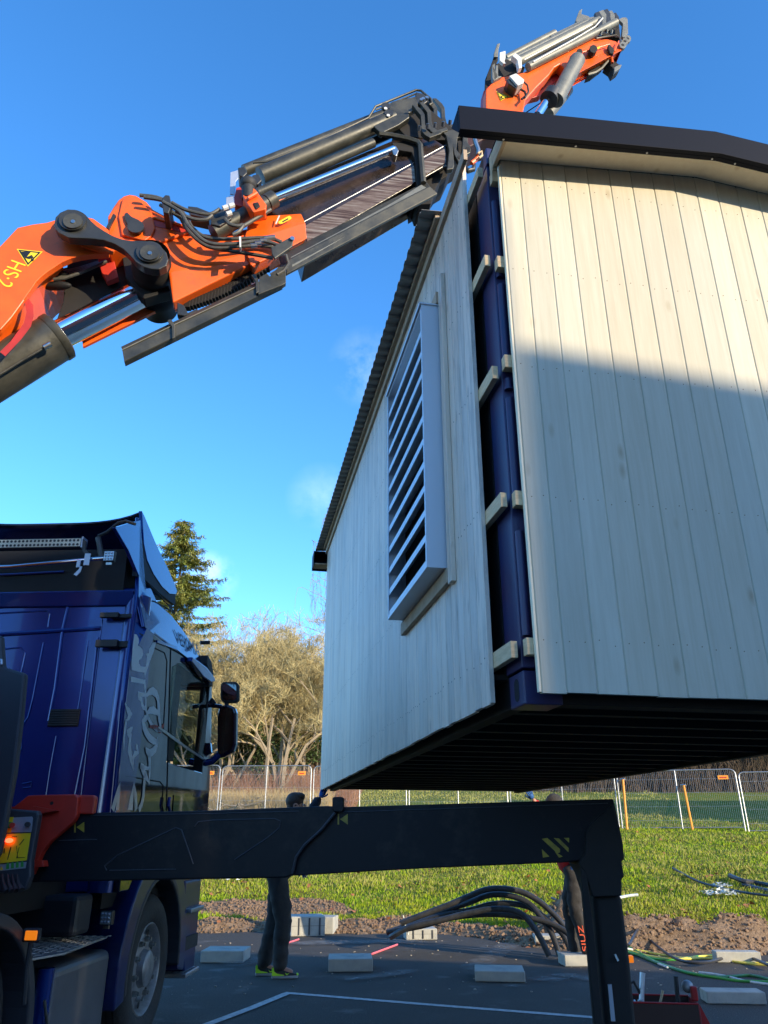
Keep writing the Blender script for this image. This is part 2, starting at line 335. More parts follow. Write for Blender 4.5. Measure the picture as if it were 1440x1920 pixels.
def asphalt_mat():
    m = bpy.data.materials.new('asphalt'); m.use_nodes = True; t = m.node_tree; p = t.nodes['Principled BSDF']; n_ = t.nodes.new; l_ = t.links.new
    p.inputs['Roughness'].default_value = .9; p.inputs['Specular IOR Level'].default_value = .15
    tcn = n_('ShaderNodeTexCoord')
    def nz(s, d=4, off=0):
        mpp = n_('ShaderNodeMapping'); mpp.inputs['Location'].default_value = (off, off, 0); l_(tcn.outputs['Object'], mpp.inputs[0])
        q = n_('ShaderNodeTexNoise'); q.inputs['Scale'].default_value = s; q.inputs['Detail'].default_value = d; l_(mpp.outputs[0], q.inputs['Vector']); return q.outputs[0]
    def mix(f, a, b, lo, hi, hi_v=1):
        r = n_('ShaderNodeMapRange'); r.inputs[1].default_value = lo; r.inputs[2].default_value = hi; r.inputs[4].default_value = hi_v; l_(f, r.inputs[0])
        x = n_('ShaderNodeMix'); x.data_type = 'RGBA'; l_(r.outputs[0], x.inputs[0])
        for s_, q in ((6, a), (7, b)):
            if isinstance(q, tuple): x.inputs[s_].default_value = (*q, 1)
            else: l_(q, x.inputs[s_])
        return x.outputs[2]
    c = mix(nz(90, 3), (.062, .058, .052), (.16, .148, .125), .45, .75)
    c = mix(nz(1.1, 6), c, (.125, .115, .10), .5, .75, .5)
    c = mix(nz(2.2, 9, 7), c, (.22, .21, .19), .60, .74, .55)      # dust
    vo = n_('ShaderNodeTexVoronoi'); vo.inputs['Scale'].default_value = 16; l_(tcn.outputs['Object'], vo.inputs['Vector'])
    c2 = mix(vo.outputs['Distance'], (.35, .33, .29), c, .04, .07)
    l_(c2, p.inputs['Base Color'])
    b = n_('ShaderNodeBump'); b.inputs['Strength'].default_value = .5; b.inputs['Distance'].default_value = .008; l_(nz(140, 3), b.inputs['Height']); l_(b.outputs[0], p.inputs['Normal'])
    return m
mb = MB()
ax = [-60]+[-12+.3*i for i in range(90)]+[60]
mb.v = [(x, -40, 0) for x in ax]+[(x, edge(x)+.06+.05*NZ.noise(Vector((x*6, 0, 0))), 0) for x in ax]
k = len(ax); mb.f = [(i, i+1, k+i+1, k+i) for i in range(k-1)]; mb.m = [0]*len(mb.f); mb.sm = [False]*len(mb.f)
tag(mb.build('asphalt_yard', asphalt_mat(), recalc=False), kind='structure')
tag(MB().add([(-600, -600, -.6), (600, -600, -.6), (600, 900, -.6), (-600, 900, -.6)], [(0, 1, 2, 3)]).build('ground', M['drygrass'], recalc=False), kind='structure')

def gp(u, v, z=0): return hit(u, v, (0, 0, z), (0, 0, 1))
def strip(name, px, wd, z, m, label=None):
    pts = [gp(u, v) for u, v in px]; mb = MB(); L_ = []; R_ = []
    for i, p in enumerate(pts):
        t = (pts[min(i+1, len(pts)-1)]-pts[max(i-1, 0)]).normalized(); n = Vector((-t.y, t.x, 0))
        L_.append(Vector((p.x, p.y, z))+n*wd/2); R_.append(Vector((p.x, p.y, z))-n*wd/2)
    k = len(pts); mb.add(L_+R_, [(i, i+1, k+i+1, k+i) for i in range(k-1)])
    return tag(mb.build(name, m, recalc=False), kind='structure')
strip('parking_line', [(533, 1862), (800, 1884), (1160, 1912), (1440, 1935)], .085, .004, M['paint_white'])
strip('parking_line', [(538, 1864), (470, 1892), (385, 1924), (300, 1960)], .085, .008, M['paint_white'])
def dust_mat():
    m = mat('pale_dust', (.30, .29, .27), .95); t = m.node_tree; p = t.nodes['Principled BSDF']
    tcn = t.nodes.new('ShaderNodeTexCoord'); n = t.nodes.new('ShaderNodeTexNoise'); n.inputs['Scale'].default_value = 7; n.inputs['Detail'].default_value = 9; n.inputs['Roughness'].default_value = .75
    t.links.new(tcn.outputs['Object'], n.inputs['Vector']); a = t.nodes.new('ShaderNodeAttribute'); a.attribute_name = 'fade'
    mu = t.nodes.new('ShaderNodeMath'); mu.operation = 'MULTIPLY'; t.links.new(n.outputs[0], mu.inputs[0]); t.links.new(a.outputs['Fac'], mu.inputs[1])
    r = t.nodes.new('ShaderNodeMapRange'); r.inputs[1].default_value = .34; r.inputs[2].default_value = .72; r.inputs[4].default_value = .75; t.links.new(mu.outputs[0], r.inputs[0])
    t.links.new(r.outputs[0], p.inputs['Alpha']); return m
DM = dust_mat()
def dust(px, wd, z=.012):
    pts = [gp(u, v) for u, v in px]; mb = MB(); k = len(pts); rows = [[], [], [], [], []]; fade = []
    for i, p in enumerate(pts):
        t = (pts[min(i+1, k-1)]-pts[max(i-1, 0)]).normalized(); n = Vector((-t.y, t.x, 0))
        for j in range(5): rows[j].append(Vector((p.x, p.y, z))+n*wd*(j-2)/4)
    mb.add(sum(rows, []), [(r*k+i, r*k+i+1, (r+1)*k+i+1, (r+1)*k+i) for r in range(4) for i in range(k-1)])
    o = mb.build('dust', DM, recalc=False); a = o.data.attributes.new('fade', 'FLOAT', 'POINT')
    a.data.foreach_set('value', [f*(0 if i in (0, k-1) else 1) for f in (0, .85, 1, .85, 0) for i in range(k)])
    return tag(o, kind='structure')
dust([(860, 1842), (885, 1815), (925, 1792), (955, 1772), (975, 1762)], .55, .012)
dust([(990, 1852), (1020, 1840), (1060, 1832), (1120, 1838), (1180, 1850)], .7, .016)
dust([(900, 1846), (960, 1852), (1040, 1858)], .35, .020)
dust([(1280, 1868), (1340, 1880), (1440, 1890)], .35, .012)
dust([(590, 1828), (655, 1840), (760, 1826), (800, 1812)], .55, .024)
dust([(375, 1815), (430, 1812), (500, 1800), (560, 1790)], .7, .024)
dust([(430, 1765), (560, 1772), (760, 1768), (960, 1776)], .8, .028)

# mowed and ragged grass blades
def blades(name, m, n, xr, yr, hgt, wid, accept, label=None, seed=1, lean=.6):
    rnd = random.Random(seed); V = []; Fc = []; c = 0; tries = 0
    while c < n and tries < n*6:
        tries += 1
        y = yr[0]+(yr[1]-yr[0])*rnd.random()**1.6; hw = .62*y/1.0; x = rnd.uniform(max(xr[0], -hw), min(xr[1], hw))
        if not accept(x, y, rnd): continue
        z = lawnz(x, y); h = hgt*rnd.uniform(.4, 1.4)*(1+.9*NZ.noise(Vector((x*1.1, y*1.1, 4)))+.5*NZ.noise(Vector((x*4, y*4, 4)))); a = rnd.uniform(0, 2*pi); wd = wid*rnd.uniform(.6, 1.3)*(y/14)**.7
        lx, ly = rnd.uniform(-lean, lean)*h, rnd.uniform(-lean, lean)*h
        dx, dy = cos(a)*wd/2, sin(a)*wd/2; b = len(V)
        V += [(x-dx, y-dy, z-.01), (x+dx, y+dy, z-.01), (x+lx*.4+dx*.7, y+ly*.4+dy*.7, z+h*.6), (x+lx, y+ly, z+h)]
        Fc += [(b, b+1, b+2), (b, b+2, b+3)]; c += 1
    me = bpy.data.meshes.new(name); me.from_pydata(V, [], Fc); me.materials.append(m); me.update()
    o = bpy.data.objects.new(name, me); COL.objects.link(o); return tag(o, label, 'grass' if label else None, kind='stuff')
M['grass1'] = mat('fresh_grass', (.19, .33, .008), .7, var=(.31, .33, .02), vscale=1.1, spec=.15)
M['grass2'] = mat('yellowed_grass', (.33, .30, .09), .8, var=(.22, .25, .05), vscale=2.1, spec=.15)
ok = lambda x, y, r: dirtm(x, y) < r.random()*.9
blades('lawn_grass', M['grass1'], 150000, (-9, 14), (12.0, 31), .05, .016, ok, 'short bright green grass covering the slope behind the asphalt', 1)
blades('yellow_grass', M['grass2'], 85000, (-9, 14), (12.6, 46), .07, .016, lambda x, y, r: ok(x, y, r) and NZ.noise(Vector((x*.35, y*.35, 2)))+.25*(y > 17) > r.uniform(-.2, .5), 'yellowed thin grass mixed into the lawn on the upper slope', 2)
M['grass3'] = mat('brown_dead_grass', (.24, .17, .07), .9, var=(.14, .13, .04), vscale=3, spec=.1)
blades('dead_grass', M['grass3'], 26000, (-9, 14), (12.2, 30), .045, .018, lambda x, y, r: ok(x, y, r) and NZ.noise(Vector((x*.9, y*.9, 12)))+.5*NZ.noise(Vector((x*.25, y*.25, 6))) > r.uniform(.0, .35), 'worn brown patches of dead grass in the lawn', 3, .9)
# fallen leaves and clods
rnd = random.Random(5); mb = MB()
for i in range(1500):
    y = 12+16*rnd.random()**2; x = rnd.uniform(-.5*y, .62*y)
    if dirtm(x, y) > .5 and rnd.random() < .35: continue
    if NZ.noise(Vector((x*.5, y*.5, 8))) < -.1 and rnd.random() < .7: continue
    z = lawnz(x, y)+rnd.uniform(.02, .08); r = rnd.uniform(.025, .06)
    a = rnd.uniform(0, 6.3); t1 = rnd.uniform(-.6, .6)
    pts = [(x+r*cos(a+q)*k, y+r*sin(a+q)*k, z+t1*r*cos(q)) for q, k in ((0, 1.2), (1.1, .7), (2.2, .9), (3.3, .7), (4.4, .9), (5.4, .7))]
    mb.add(pts, [tuple(range(6))])
tag(mb.build('fallen_leaves', M['leaf'], recalc=False), 'scattered orange brown fallen leaves lying on the grass', 'leaves', kind='stuff')
mb = MB(); rnd2 = random.Random(8)
c = 0
while c < 5200:
    y = 11.2+5.2*rnd2.random(); x = rnd2.uniform(-5, 7)
    if dirtm(x, y) < .6 or y < edge(x): continue
    mb.blob((x, y, lawnz(x, y)+.01), rnd2.uniform(.006, .026)*(1.6 if rnd2.random() < .06 else 1), 1, .4); c += 1
tag(mb.build('soil_clods', mat('soil_clods', (.27, .18, .11), .95, var=(.16, .10, .065), vscale=8), recalc=False), 'loose brown soil clods and pebbles along the edge of the asphalt', 'soil', kind='stuff')
mb = MB()
for i in range(260):
    x = random.uniform(-4, 7); y = random.uniform(8.5, 13)
    if y > edge(x)+.1: continue
    mb.blob((x, y, .005), random.uniform(.004, .012), 1, .3, sc=(1.3, 1, .6))
tag(mb.build('gravel', mat('pale_gravel', (.36, .32, .26), .9), recalc=False), 'tiny pale stones scattered on the dark asphalt', 'gravel', kind='stuff')

# ================================================================ clad container (hanging module)
MA = (.643, 3.158); MRZ = math.atan2(.1857, .9826)
mod = root('container_cabin', (MA[0], MA[1], 0), MRZ, 'wood clad container hanging from the crane, pale boards, dark roof edge, large grey louvre', 'container')
ZB = 1.925
def eave(x): return 4.828+.11*(x/1.21) if x < 1.21 else 4.938-.11*((x-1.21)/1.21)
def tint_attr(o, vals):
    a = o.data.attributes.new('tint', 'FLOAT_COLOR', 'FACE')
    a.data.foreach_set('color', [c for t in vals for c in (t[0], t[1], t[2], 1)])
def board_panel(name, m, axis, start, end, pitch, depth0, thick, ztop, groove, gd, first=None, outsign=-1, zj=None):
    """tongue-and-groove boards set side by side; axis 'x' or 'y'; the outer face is on the outsign side of depth0"""
    mb = MB(); tint = []; rnd = random.Random(hash(name) % 99 if False else len(name)); p = start; i = 0
    def P(a, d, z): return (a, d, z) if axis == 'x' else (d, a, z)
    while p < end-1e-6:
        q = min(end, p+(first if (i == 0 and first) else pitch)); g = groove/2
        sec = [(p, depth0-outsign*thick), (q, depth0-outsign*thick), (q, depth0-outsign*gd), (q-g*.4, depth0-outsign*gd*.7), (q-g, depth0), (p+g*.55, depth0), (p+g*.2, depth0-outsign*gd*.6), (p, depth0-outsign*gd)]
        zb = ZB+rnd.uniform(-.003, .003) if zj is None else ZB+rnd.uniform(-zj, zj)
        n = len(sec); V = [P(a, d, zb) for a, d in sec]+[P(a, d, ztop(a)) for a, d in sec]
        fs = [tuple(range(n)), tuple(range(n, 2*n))]+[(k, (k+1) % n, n+(k+1) % n, n+k) for k in range(n)]
        mb.add(V, fs); t = rnd.uniform(.86, 1.06); wv = rnd.uniform(-.03, .03)
        tint += [(t+wv, t, t-wv)]*len(fs)
        p = q; i += 1
    o = mb.build(name, m, mod, local=True); tint_attr(o, tint); return o
board_panel('gable_cladding', M['gable'], 'x', 0, 2.47, .1355, 0, .022, lambda a: eave(min(a, 2.42))+.01, .017, .005, first=.109)
board_panel('side_cladding', M['side'], 'y', .325, 7.1, .1135, -.118, .022, lambda a: 5.13, .010, .006, zj=.004)
# edge strip closing the gable cladding on the left
MB().bb((-.012, .002, ZB+.002), (-.001, .0245, 4.80)).build('edge_strip', M['soffit'], mod, local=True, bevel=.002)
MB().bb((-.119, .307, ZB+.002), (-.096, .3235, 5.12)).build('edge_strip', M['side'], mod, local=True, bevel=.002)
# nails
mb = MB()
RB = [4.745, 4.15, 3.535, 2.80, 2.12]
for zr in [4.70, 4.09, 3.50, 2.80, 2.14]:
    x = 0; i = 0
    while x < 2.4:
        wd = .109 if i == 0 else .1355
        for q in (.22, .74):
            mb.disc((x+wd*q, -.0012, zr+random.uniform(-.012, .012)), (0, 1, 0), .0026, .003, 8)
        x += wd; i += 1
o = mb.build('nails', mat('rusty_nails', (.16, .11, .06), .6), mod, local=True); o['kind'] = 'stuff'
mb = MB()
for zr in [4.88, 4.2, 3.55, 2.85, 2.13]:
    y = .36
    while y < 7: mb.disc((-.1192, y, zr+random.uniform(-.01, .01)), (1, 0, 0), .004, .003, 6); y += .1135*random.choice((.5, .5, 1))
o = mb.build('nails', M['olive'], mod, local=True); o['kind'] = 'stuff'
# battens, each its own part
for i, z in enumerate(RB):
    j = random.uniform(-.006, .006)
    MB().bb((-.042+j, .026, z-.036), (2.40, .071, z+.036)).build('batten', M['lumber'], mod, local=True, bevel=.002)
LB = [4.845, 4.20, 3.50, 2.81, 2.115]
for i, z in enumerate(LB):
    y0 = (.105, .085, .082, .08, .075)[i]
    mb = MB().bb((-.095, y0, z-.036), (-.064, 7.0, z+.036)); o = mb.build('batten', [M['lumber']], mod, local=True, bevel=.002)
# blue container inside
MB().bb((-.035, .33, 2.06), (2.40, 6.9, 4.93)).build('container_wall', M['dark'], mod, local=True)
mb = MB()                                                        # corner post with a folded door-end profile
mb.prism([(-.040, .105, ZB+.12), (.045, .092, ZB+.12), (.045, .16, ZB+.12), (-.022, .32, ZB+.12), (-.040, .30, ZB+.12)], (0, 0, 4.90-ZB-.12))
mb.build('corner_post', M['blue_c'], mod, local=True, bevel=.004)
mb = MB(); z = ZB+.22
for (a, b) in ((2.18, 2.66), (2.78, 3.36), (3.41, 3.47), (3.52, 4.05), (4.10, 4.18), (4.22, 4.62)):
    mb.tube([(-.012, .092, a), (-.012, .092, b)], .021, 14)
    mb.bb((-.012, .085, a+.02), (.03, .112, b-.02))
mb.build('hinge', M['blue_c'], mod, local=True)
def casting(z0, z1):
    mb = MB(); mb.bb((-.045, .085, z0), (.125, .26, z1)); o = mb.build('corner_casting', M['blue_c'], mod, local=True, bevel=.006)
    m2 = MB(); 
    for (c, ax) in (((-.046, .17, (z0+z1)/2), (1, 0, 0)),):
        pr = []
        for k in range(20):
            a = 2*pi*k/20; pr.append((c[0], c[1]+.028*cos(a), c[2]+(.028*sin(a)+(.020 if sin(a) > 0 else -.020))))
        m2.prism(pr, (.003, 0, 0))
    h = m2.build('hole', M['dark'], o, local=True)
    return o
casting(ZB-.035, ZB+.105); casting(4.90, 5.02)
MB().bb((.125, .10, ZB-.03), (2.36, .20, ZB+.09)).build('bottom_rail', M['under'], mod, local=True, bevel=.004)
MB().bb((-.02, .27, ZB-.02), (.05, 6.9, ZB+.12)).build('bottom_rail', M['under'], mod, local=True, bevel=.004)
MB().bb((2.33, .27, ZB-.02), (2.40, 6.9, ZB+.12)).build('bottom_rail', M['under'], mod, local=True, bevel=.004)
mb = MB().bb((-.09, .34, ZB+.11), (2.44, 7.08, ZB+.135))
for k in range(19): mb.bb((.0, .55+k*.345, ZB+.0), (2.36, .61+k*.345, ZB+.11))
mb.build('underside', M['under'], mod, local=True)
MB().bb((-.10, 7.05, ZB+.01), (2.47, 7.09, 4.9)).build('far_cladding', M['side'], mod, local=True)
MB().bb((2.45, .05, ZB+.01), (2.475, 7.09, 4.9)).build('right_cladding', M['side'], mod, local=True)
# soffit, fascia, barge board
mb = MB()
def slope_slab(mb, x0, x1, y0, y1, zo0, zo1, zf=eave):
    xsl = sorted(set([x0, x1]+([1.21] if x0 < 1.21 < x1 else [])))
    pts = [(x, y0, zf(x)+zo0) for x in xsl]+[(x, y0, zf(x)+zo1) for x in reversed(xsl)]
    mb.prism(pts, (0, y1-y0, 0))
def ev2(x): return 4.828+.11*(x/1.21) if x < 1.21 else 4.938-.115*((x-1.21)/1.21)
slope_slab(mb, -.012, 2.66, -.205, -.002, .012, .032, ev2)
o = mb.build('soffit', M['soffit'], mod, local=True); tint_attr(o, [(1, 1, 1)]*len(o.data.polygons))
mb = MB(); slope_slab(mb, -.30, 2.70, -.232, -.206, -.055+.004, .118, ev2); slope_slab(mb, -.296, 2.70, -.2055, -.178, -.051, -.047, ev2)
slope_slab(mb, -.034, 2.70, -.2055, 0.12, .112, .118, ev2); slope_slab(mb, -.296, -.035, -.2055, -.10, .112, .118, ev2)
mb.prism([(-.301, -.2055, ev2(-.3)-.05), (-.301, -.2055, ev2(-.3)+.111), (-.301, -.09, ev2(-.3)+.111)], (.004, 0, 0))
o = mb.build('fascia', M['navy'], mod, local=True, bevel=.002)
mb = MB()
for x in (-.05, .36, .78, 1.18, 1.32, 1.8): mb.disc((x, -.192, ev2(x)-.055), (0, 0, 1), .006, .004, 10)
mb.build('screws', M['zinc'], mod, local=True)['kind'] = 'stuff'
mb = MB().bb((-.034, -.20, 4.815), (-.0125, .03, 4.925)); mb.build('barge_board', M['lumber'], mod, local=True, bevel=.003)
MB().bb((-.034, .034, 4.80), (2.42, .08, 4.93)).build('top_rail', M['lumber'], mod, local=True, bevel=.003)
MB().bb((-.04, .10, 4.93), (2.44, .32, 4.97)).build('header', M['blue_c'], mod, local=True, bevel=.003)
# top trim boards on the left wall
MB().bb((-.142, .20, 5.035), (-.1185, 7.12, 5.115)).build('trim_board', M['lumber_grey'], mod, local=True, bevel=.002)
MB().bb((-.172, .75, 5.105), (-.1425, 7.12, 5.145)).build('trim_board', M['lumber_grey'], mod, local=True, bevel=.002)
# corrugated roof
mb = MB(); yy = []; y = .72; k = 0
P_ = .115; prof = [(0, 0), (.30, 0), (.42, .022), (.80, .022), (.92, 0)]
pts = []
while y < 7.18:
    for a, h in prof: pts.append((y+a*P_, h))
    y += P_
V = []
def rz(x): return 5.118+.10*(min(x, 1.21)+.27)/1.48 - (max(0, x-1.21))*.09
for x in (-.27, 1.21, 2.75):
    for (yy_, h) in pts: V.append((x, yy_, rz(x)+h+.01))
n = len(pts); mb.add(V, [(r*n+i, r*n+i+1, (r+1)*n+i+1, (r+1)*n+i) for r in range(2) for i in range(n-1)])
o = mb.build('roof_sheet', M['roofsheet'], mod, local=True, recalc=False)
sdm = o.modifiers.new('thick', 'SOLIDIFY'); sdm.thickness = .003
slope = MB().bb((-.02, .72, 5.03), (2.4, 7.1, 5.10)); slope.build('roof_batten', M['lumber_grey'], mod, local=True)
# far gable verge seen past the corner
mb = MB(); mb.bb((-.30, 7.335, 4.86), (2.7, 7.36, 5.07)); mb.bb((-.30, 7.12, 5.06), (2.7, 7.334, 5.075)); mb.bb((-.305, 7.10, 4.86), (-.3005, 7.36, 5.07))
mb.build('fascia', M['navy'], mod, local=True)
mb = MB().bb((-.29, 7.12, 4.885), (2.6, 7.33, 4.90)); mb.build('soffit', M['lumber_grey'], mod, local=True)
# louvre box and its timber surround
fr = MB()
y0, y1, z0, z1 = .86, 1.98, 2.735, 4.485; xo = -.255; xi = -.121
fr.bb((xo, y0, z0), (xi, y0+.006, z1)); fr.bb((xo, y1-.006, z0), (xi, y1, z1))
fr.bb((xo, y0+.0065, z0), (xi, y1-.0065, z0+.006)); fr.bb((xo-.012, y0-.008, z1+.001), (xi, y1+.008, z1+.012))
fr.bb((xo-.0125, y0-.008, z1-.012), (xo-.0105, y1+.008, z1+.001))
for (a, b, c, d) in ((y0+.007, z0+.0065, y0+.026, z1-.001), (y1-.026, z0+.0065, y1-.007, z1-.001), (y0+.027, z0+.0065, y1-.027, z0+.024), (y0+.027, z1-.03, y1-.027, z1-.001)):
    fr.bb((xo+.001, a, b), (xo+.004, c, d))
louv = fr.build('louvre', M['louvre'], mod, local=True)
MB().bb((-.128, y0+.01, z0+.01), (-.1225, y1-.01, z1-.01)).build('backing', M['dark'], louv, local=True)
nb = 11; 
for k in range(nb):
    zc = z0+.09+k*(z1-z0-.12)/(nb-.35); b = MB()
    # sloping blade with a turned-down front lip: outer edge low
    b.prism([(xo+.006, y0+.0075, zc-.078), (xo+.008, y0+.0075, zc-.078), (xo+.008, y0+.0075, zc-.040), (xi-.012, y0+.0075, zc+.075), (xi-.014, y0+.0075, zc+.077), (xo+.006, y0+.0075, zc-.038)], (0, y1-y0-.015, 0))
    b.build('blade', M['louvre'], louv, local=True)
MB().bb((-.146, y0-.095, z0-.10), (-.1195, y0-.02, z1+.19)).build('surround_board', M['side'], mod, local=True, bevel=.002)
MB().bb((-.150, y0-.0195, z0-.085), (-.1195, y1+.08, z0-.004)).build('surround_board', M['lumber_grey'], mod, local=True, bevel=.002)
MB().bb((-.150, y1+.02, z0-.003), (-.1195, y1+.08, z1+.1)).build('surround_board', M['side'], mod, local=True, bevel=.002)
MB().bb((-.160, y0-.0195, z1+.014), (-.1195, y1+.08, z1+.10)).build('surround_board', M['lumber_grey'], mod, local=True, bevel=.002)
for nm in ('surround_board', 'surround_board.002'):
    oo = bpy.data.objects[nm]; tint_attr(oo, [(1, 1, 1)]*len(oo.data.polygons))
for oo in mod.children:
    if 'tint' not in oo.data.attributes and oo.data.materials and oo.data.materials[0] in (M['side'], M['soffit'], M['gable']): tint_attr(oo, [(1, 1, 1)]*len(oo.data.polygons))

# ================================================================ crane truck
TA = RAD(3); TO = (-1.76, 5.3)
trk = root('crane_truck', (TO[0], TO[1], 0), -TA, 'dark blue truck with a huge orange and black folding crane over its cab', 'truck')
tr = Vector((cos(TA), -sin(TA), 0)); tf = Vector((sin(TA), cos(TA), 0))
def T(x, y, z): return Vector((TO[0], TO[1], 0))+tr*x+tf*y+Vector((0, 0, z))
def toT(p):
    d = Vector(p)-Vector((TO[0], TO[1], 0)); return Vector((d.dot(tr), d.dot(tf), d.z))
def TX(u, v, x): return toT(hit(u, v, T(x, 0, 0), tr))     # point of the plane x = const of the truck
def TY(u, v, y): return toT(hit(u, v, T(0, y, 0), tf))
def tb(mb, name, m, parent=None, **k): return mb.build(name, m, parent or trk, local=True, **k)
# ---- cab shell: side profile carried across the width
def prof(px): return [TX(u, v, 0) for u, v in px]
def prof2(px): return [TX2(u, v, 0) for u, v in px]
CB = .33                                                     # cab back wall
side = prof([(322, 1128), (345, 1150), (362, 1178), (376, 1208), (384, 1236)])
pf = [(CB, 3.14), (.62, 3.24)]+[(p.y, p.z) for p in side]+[(2.10, 2.84), (2.20, 2.50), (2.30, 2.15), (2.36, 1.75), (2.36, 1.25), (2.30, 1.08), (1.78, 1.08), (1.70, 1.25), (1.50, 1.38), (1.20, 1.43), (.90, 1.38), (.66, 1.22), (.50, 1.05), (CB, 1.05)]
ZT = 2.80; TL = .34                                        # above ZT the cab side leans inward
def clip(P, below):
    out = []
    for i in range(len(P)):
        a, b = P[i], P[(i+1) % len(P)]; ia = (a[1] <= ZT) == below or a[1] == ZT; ib = (b[1] <= ZT) == below or b[1] == ZT
        if ia: out.append(a)
        if ia != ib: q = (ZT-a[1])/(b[1]-a[1]); out.append((lerp(a[0], b[0], q), ZT))
    return out
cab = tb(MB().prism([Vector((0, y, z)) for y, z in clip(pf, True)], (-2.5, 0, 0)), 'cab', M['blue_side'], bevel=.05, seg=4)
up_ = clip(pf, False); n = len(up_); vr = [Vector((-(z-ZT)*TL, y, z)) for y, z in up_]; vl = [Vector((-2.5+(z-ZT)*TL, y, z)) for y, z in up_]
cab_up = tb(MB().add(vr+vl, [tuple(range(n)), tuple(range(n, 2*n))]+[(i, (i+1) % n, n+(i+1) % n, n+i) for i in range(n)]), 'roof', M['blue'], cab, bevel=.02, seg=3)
def TX2(u, v, x=0):
    p = TX(u, v, x)
    return toT(hit(u, v, T(x, 0, ZT), tr+Vector((0, 0, TL)))) if p.z > ZT else p
def cut(o, a, b):
    c = MB().bb(a, b).build('cutter', [M['dark'], M['dark']], trk, local=True); o.data.materials.append(M['dark']); c.data.polygons.foreach_set('material_index', [1]*6)
    for m in list(o.modifiers): o.modifiers.remove(m)
    md = o.modifiers.new('cut', 'BOOLEAN'); md.operation = 'DIFFERENCE'; md.object = c; md.solver = 'EXACT'
    bpy.context.view_layer.update(); me = bpy.data.meshes.new_from_object(o.evaluated_get(bpy.context.evaluated_depsgraph_get()))
    o.modifiers.clear(); o.data = me; bpy.data.objects.remove(c)
cut(cab, (-2.38, 1.02, 1.93), (.2, 2.05, 2.70)); cut(cab, (-2.36, 1.9, 1.98), (-.09, 3.0, 2.68))
bb_ = cab.modifiers.new('bevel', 'BEVEL'); bb_.width = .03; bb_.segments = 3; bb_.limit_method = 'ANGLE'; bb_.angle_limit = RAD(35)
tb(MB().bb((-.075, 1.0, 1.96), (-.045, 1.32, 2.66)), 'window_pillar', M['rubber'], cab)
tb(MB().bb((-.75, 1.15, 1.6), (-.30, 1.30, 2.42)), 'seat_back', M['rubber'], cab, bevel=.05); tb(MB().bb((-.66, 1.13, 2.44), (-.40, 1.27, 2.66)), 'headrest', M['rubber'], cab, bevel=.04)
# back wall skin with pressed ribs
back = MB().bb((-2.46, CB-.03, 1.05), (-.10, CB-.001, 3.12)); bk = tb(back, 'back_wall', M['blue'], cab, bevel=.01)
YB = CB-.03
def rib(px, w_=.025, name='rib', m='blue', d=.014):
    pts = [TY(u, v, YB) for u, v in px]; mb = MB()
    mb.tube([Vector((p.x, YB, p.z)) for p in pts], w_/2, 8); return tb(mb, name, M[m], cab)
rib([(133, 1115), (118, 1180), (104, 1290), (92, 1352)]); rib([(106, 1380), (95, 1440), (86, 1500), (80, 1540)], .012)
rib([(82, 1205), (62, 1310), (53, 1345), (40, 1362)], .014); rib([(166, 1200), (150, 1310), (143, 1350)], .012)
rib([(184, 1195), (160, 1400), (140, 1500), (136, 1540)], .02); rib([(192, 1160), (172, 1330), (152, 1500)], .012)
rib([(0, 1138), (100, 1131), (200, 1126)], .03); rib([(0, 1190), (90, 1184), (190, 1178)], .035); rib([(0, 1078), (120, 1072)], .02)
rib([(0, 1150), (88, 1145), (94, 1152), (90, 1176)], .014); rib([(8, 1217), (38, 1214), (48, 1225), (40, 1262)], .014)
rib([(30, 1400), (42, 1396), (40, 1406), (30, 1409)], .012); rib([(42, 1470), (60, 1466), (58, 1476), (43, 1478)], .012)
# step under the sloping upper panel
a = TY(0, 1145, YB); tb(MB().prism([(-2.45, YB-.05, 3.10), (-2.45, YB-.004, 3.10), (-2.45, YB-.004, a.z+.02), (-2.45, YB-.02, a.z+.02)], (2.31, 0, 0)), 'upper_panel', M['blue'], cab, bevel=.01)
# vent grille
q0 = TY(95, 1330, YB); q1 = TY(147, 1362, YB); vg = tb(MB().bb((q0.x, YB-.012, q1.z), (q1.x, YB-.001, q0.z)), 'vent', M['dark'], cab, bevel=.004)
mb = MB()
for k in range(7):
    z = lerp(q1.z+.01, q0.z-.01, k/6); mb.bb((q0.x+.008, YB-.02, z-.004), (q1.x-.008, YB-.0125, z+.003))
o = tb(mb, 'slat', M['rubber'], cab); o['kind'] = 'stuff'
# rounded rear corner column and hinges
mb = MB(); mb.lathe((-.135, YB+.06, 1.05), (0, 0, 1), [(0, .095), (2.02, .095), (2.08, .02)], 28); tb(mb, 'corner_column', M['blue'], cab)
for (u0, v0, u1, v1) in ((189, 1149, 222, 1158), (181, 1200, 220, 1213)):
    p0 = TY(u0, v0, YB-.07); p1 = TY(u1, v1, YB-.07)
    mb = MB().bb((p0.x, YB-.085, p1.z), (p1.x, YB-.05, p0.z)); mb.bb((p0.x+.07, YB-.05, p1.z+.004), (p1.x+.14, YB+.02, p0.z-.004)); tb(mb, 'bracket', M['rubber'], cab, bevel=.004)
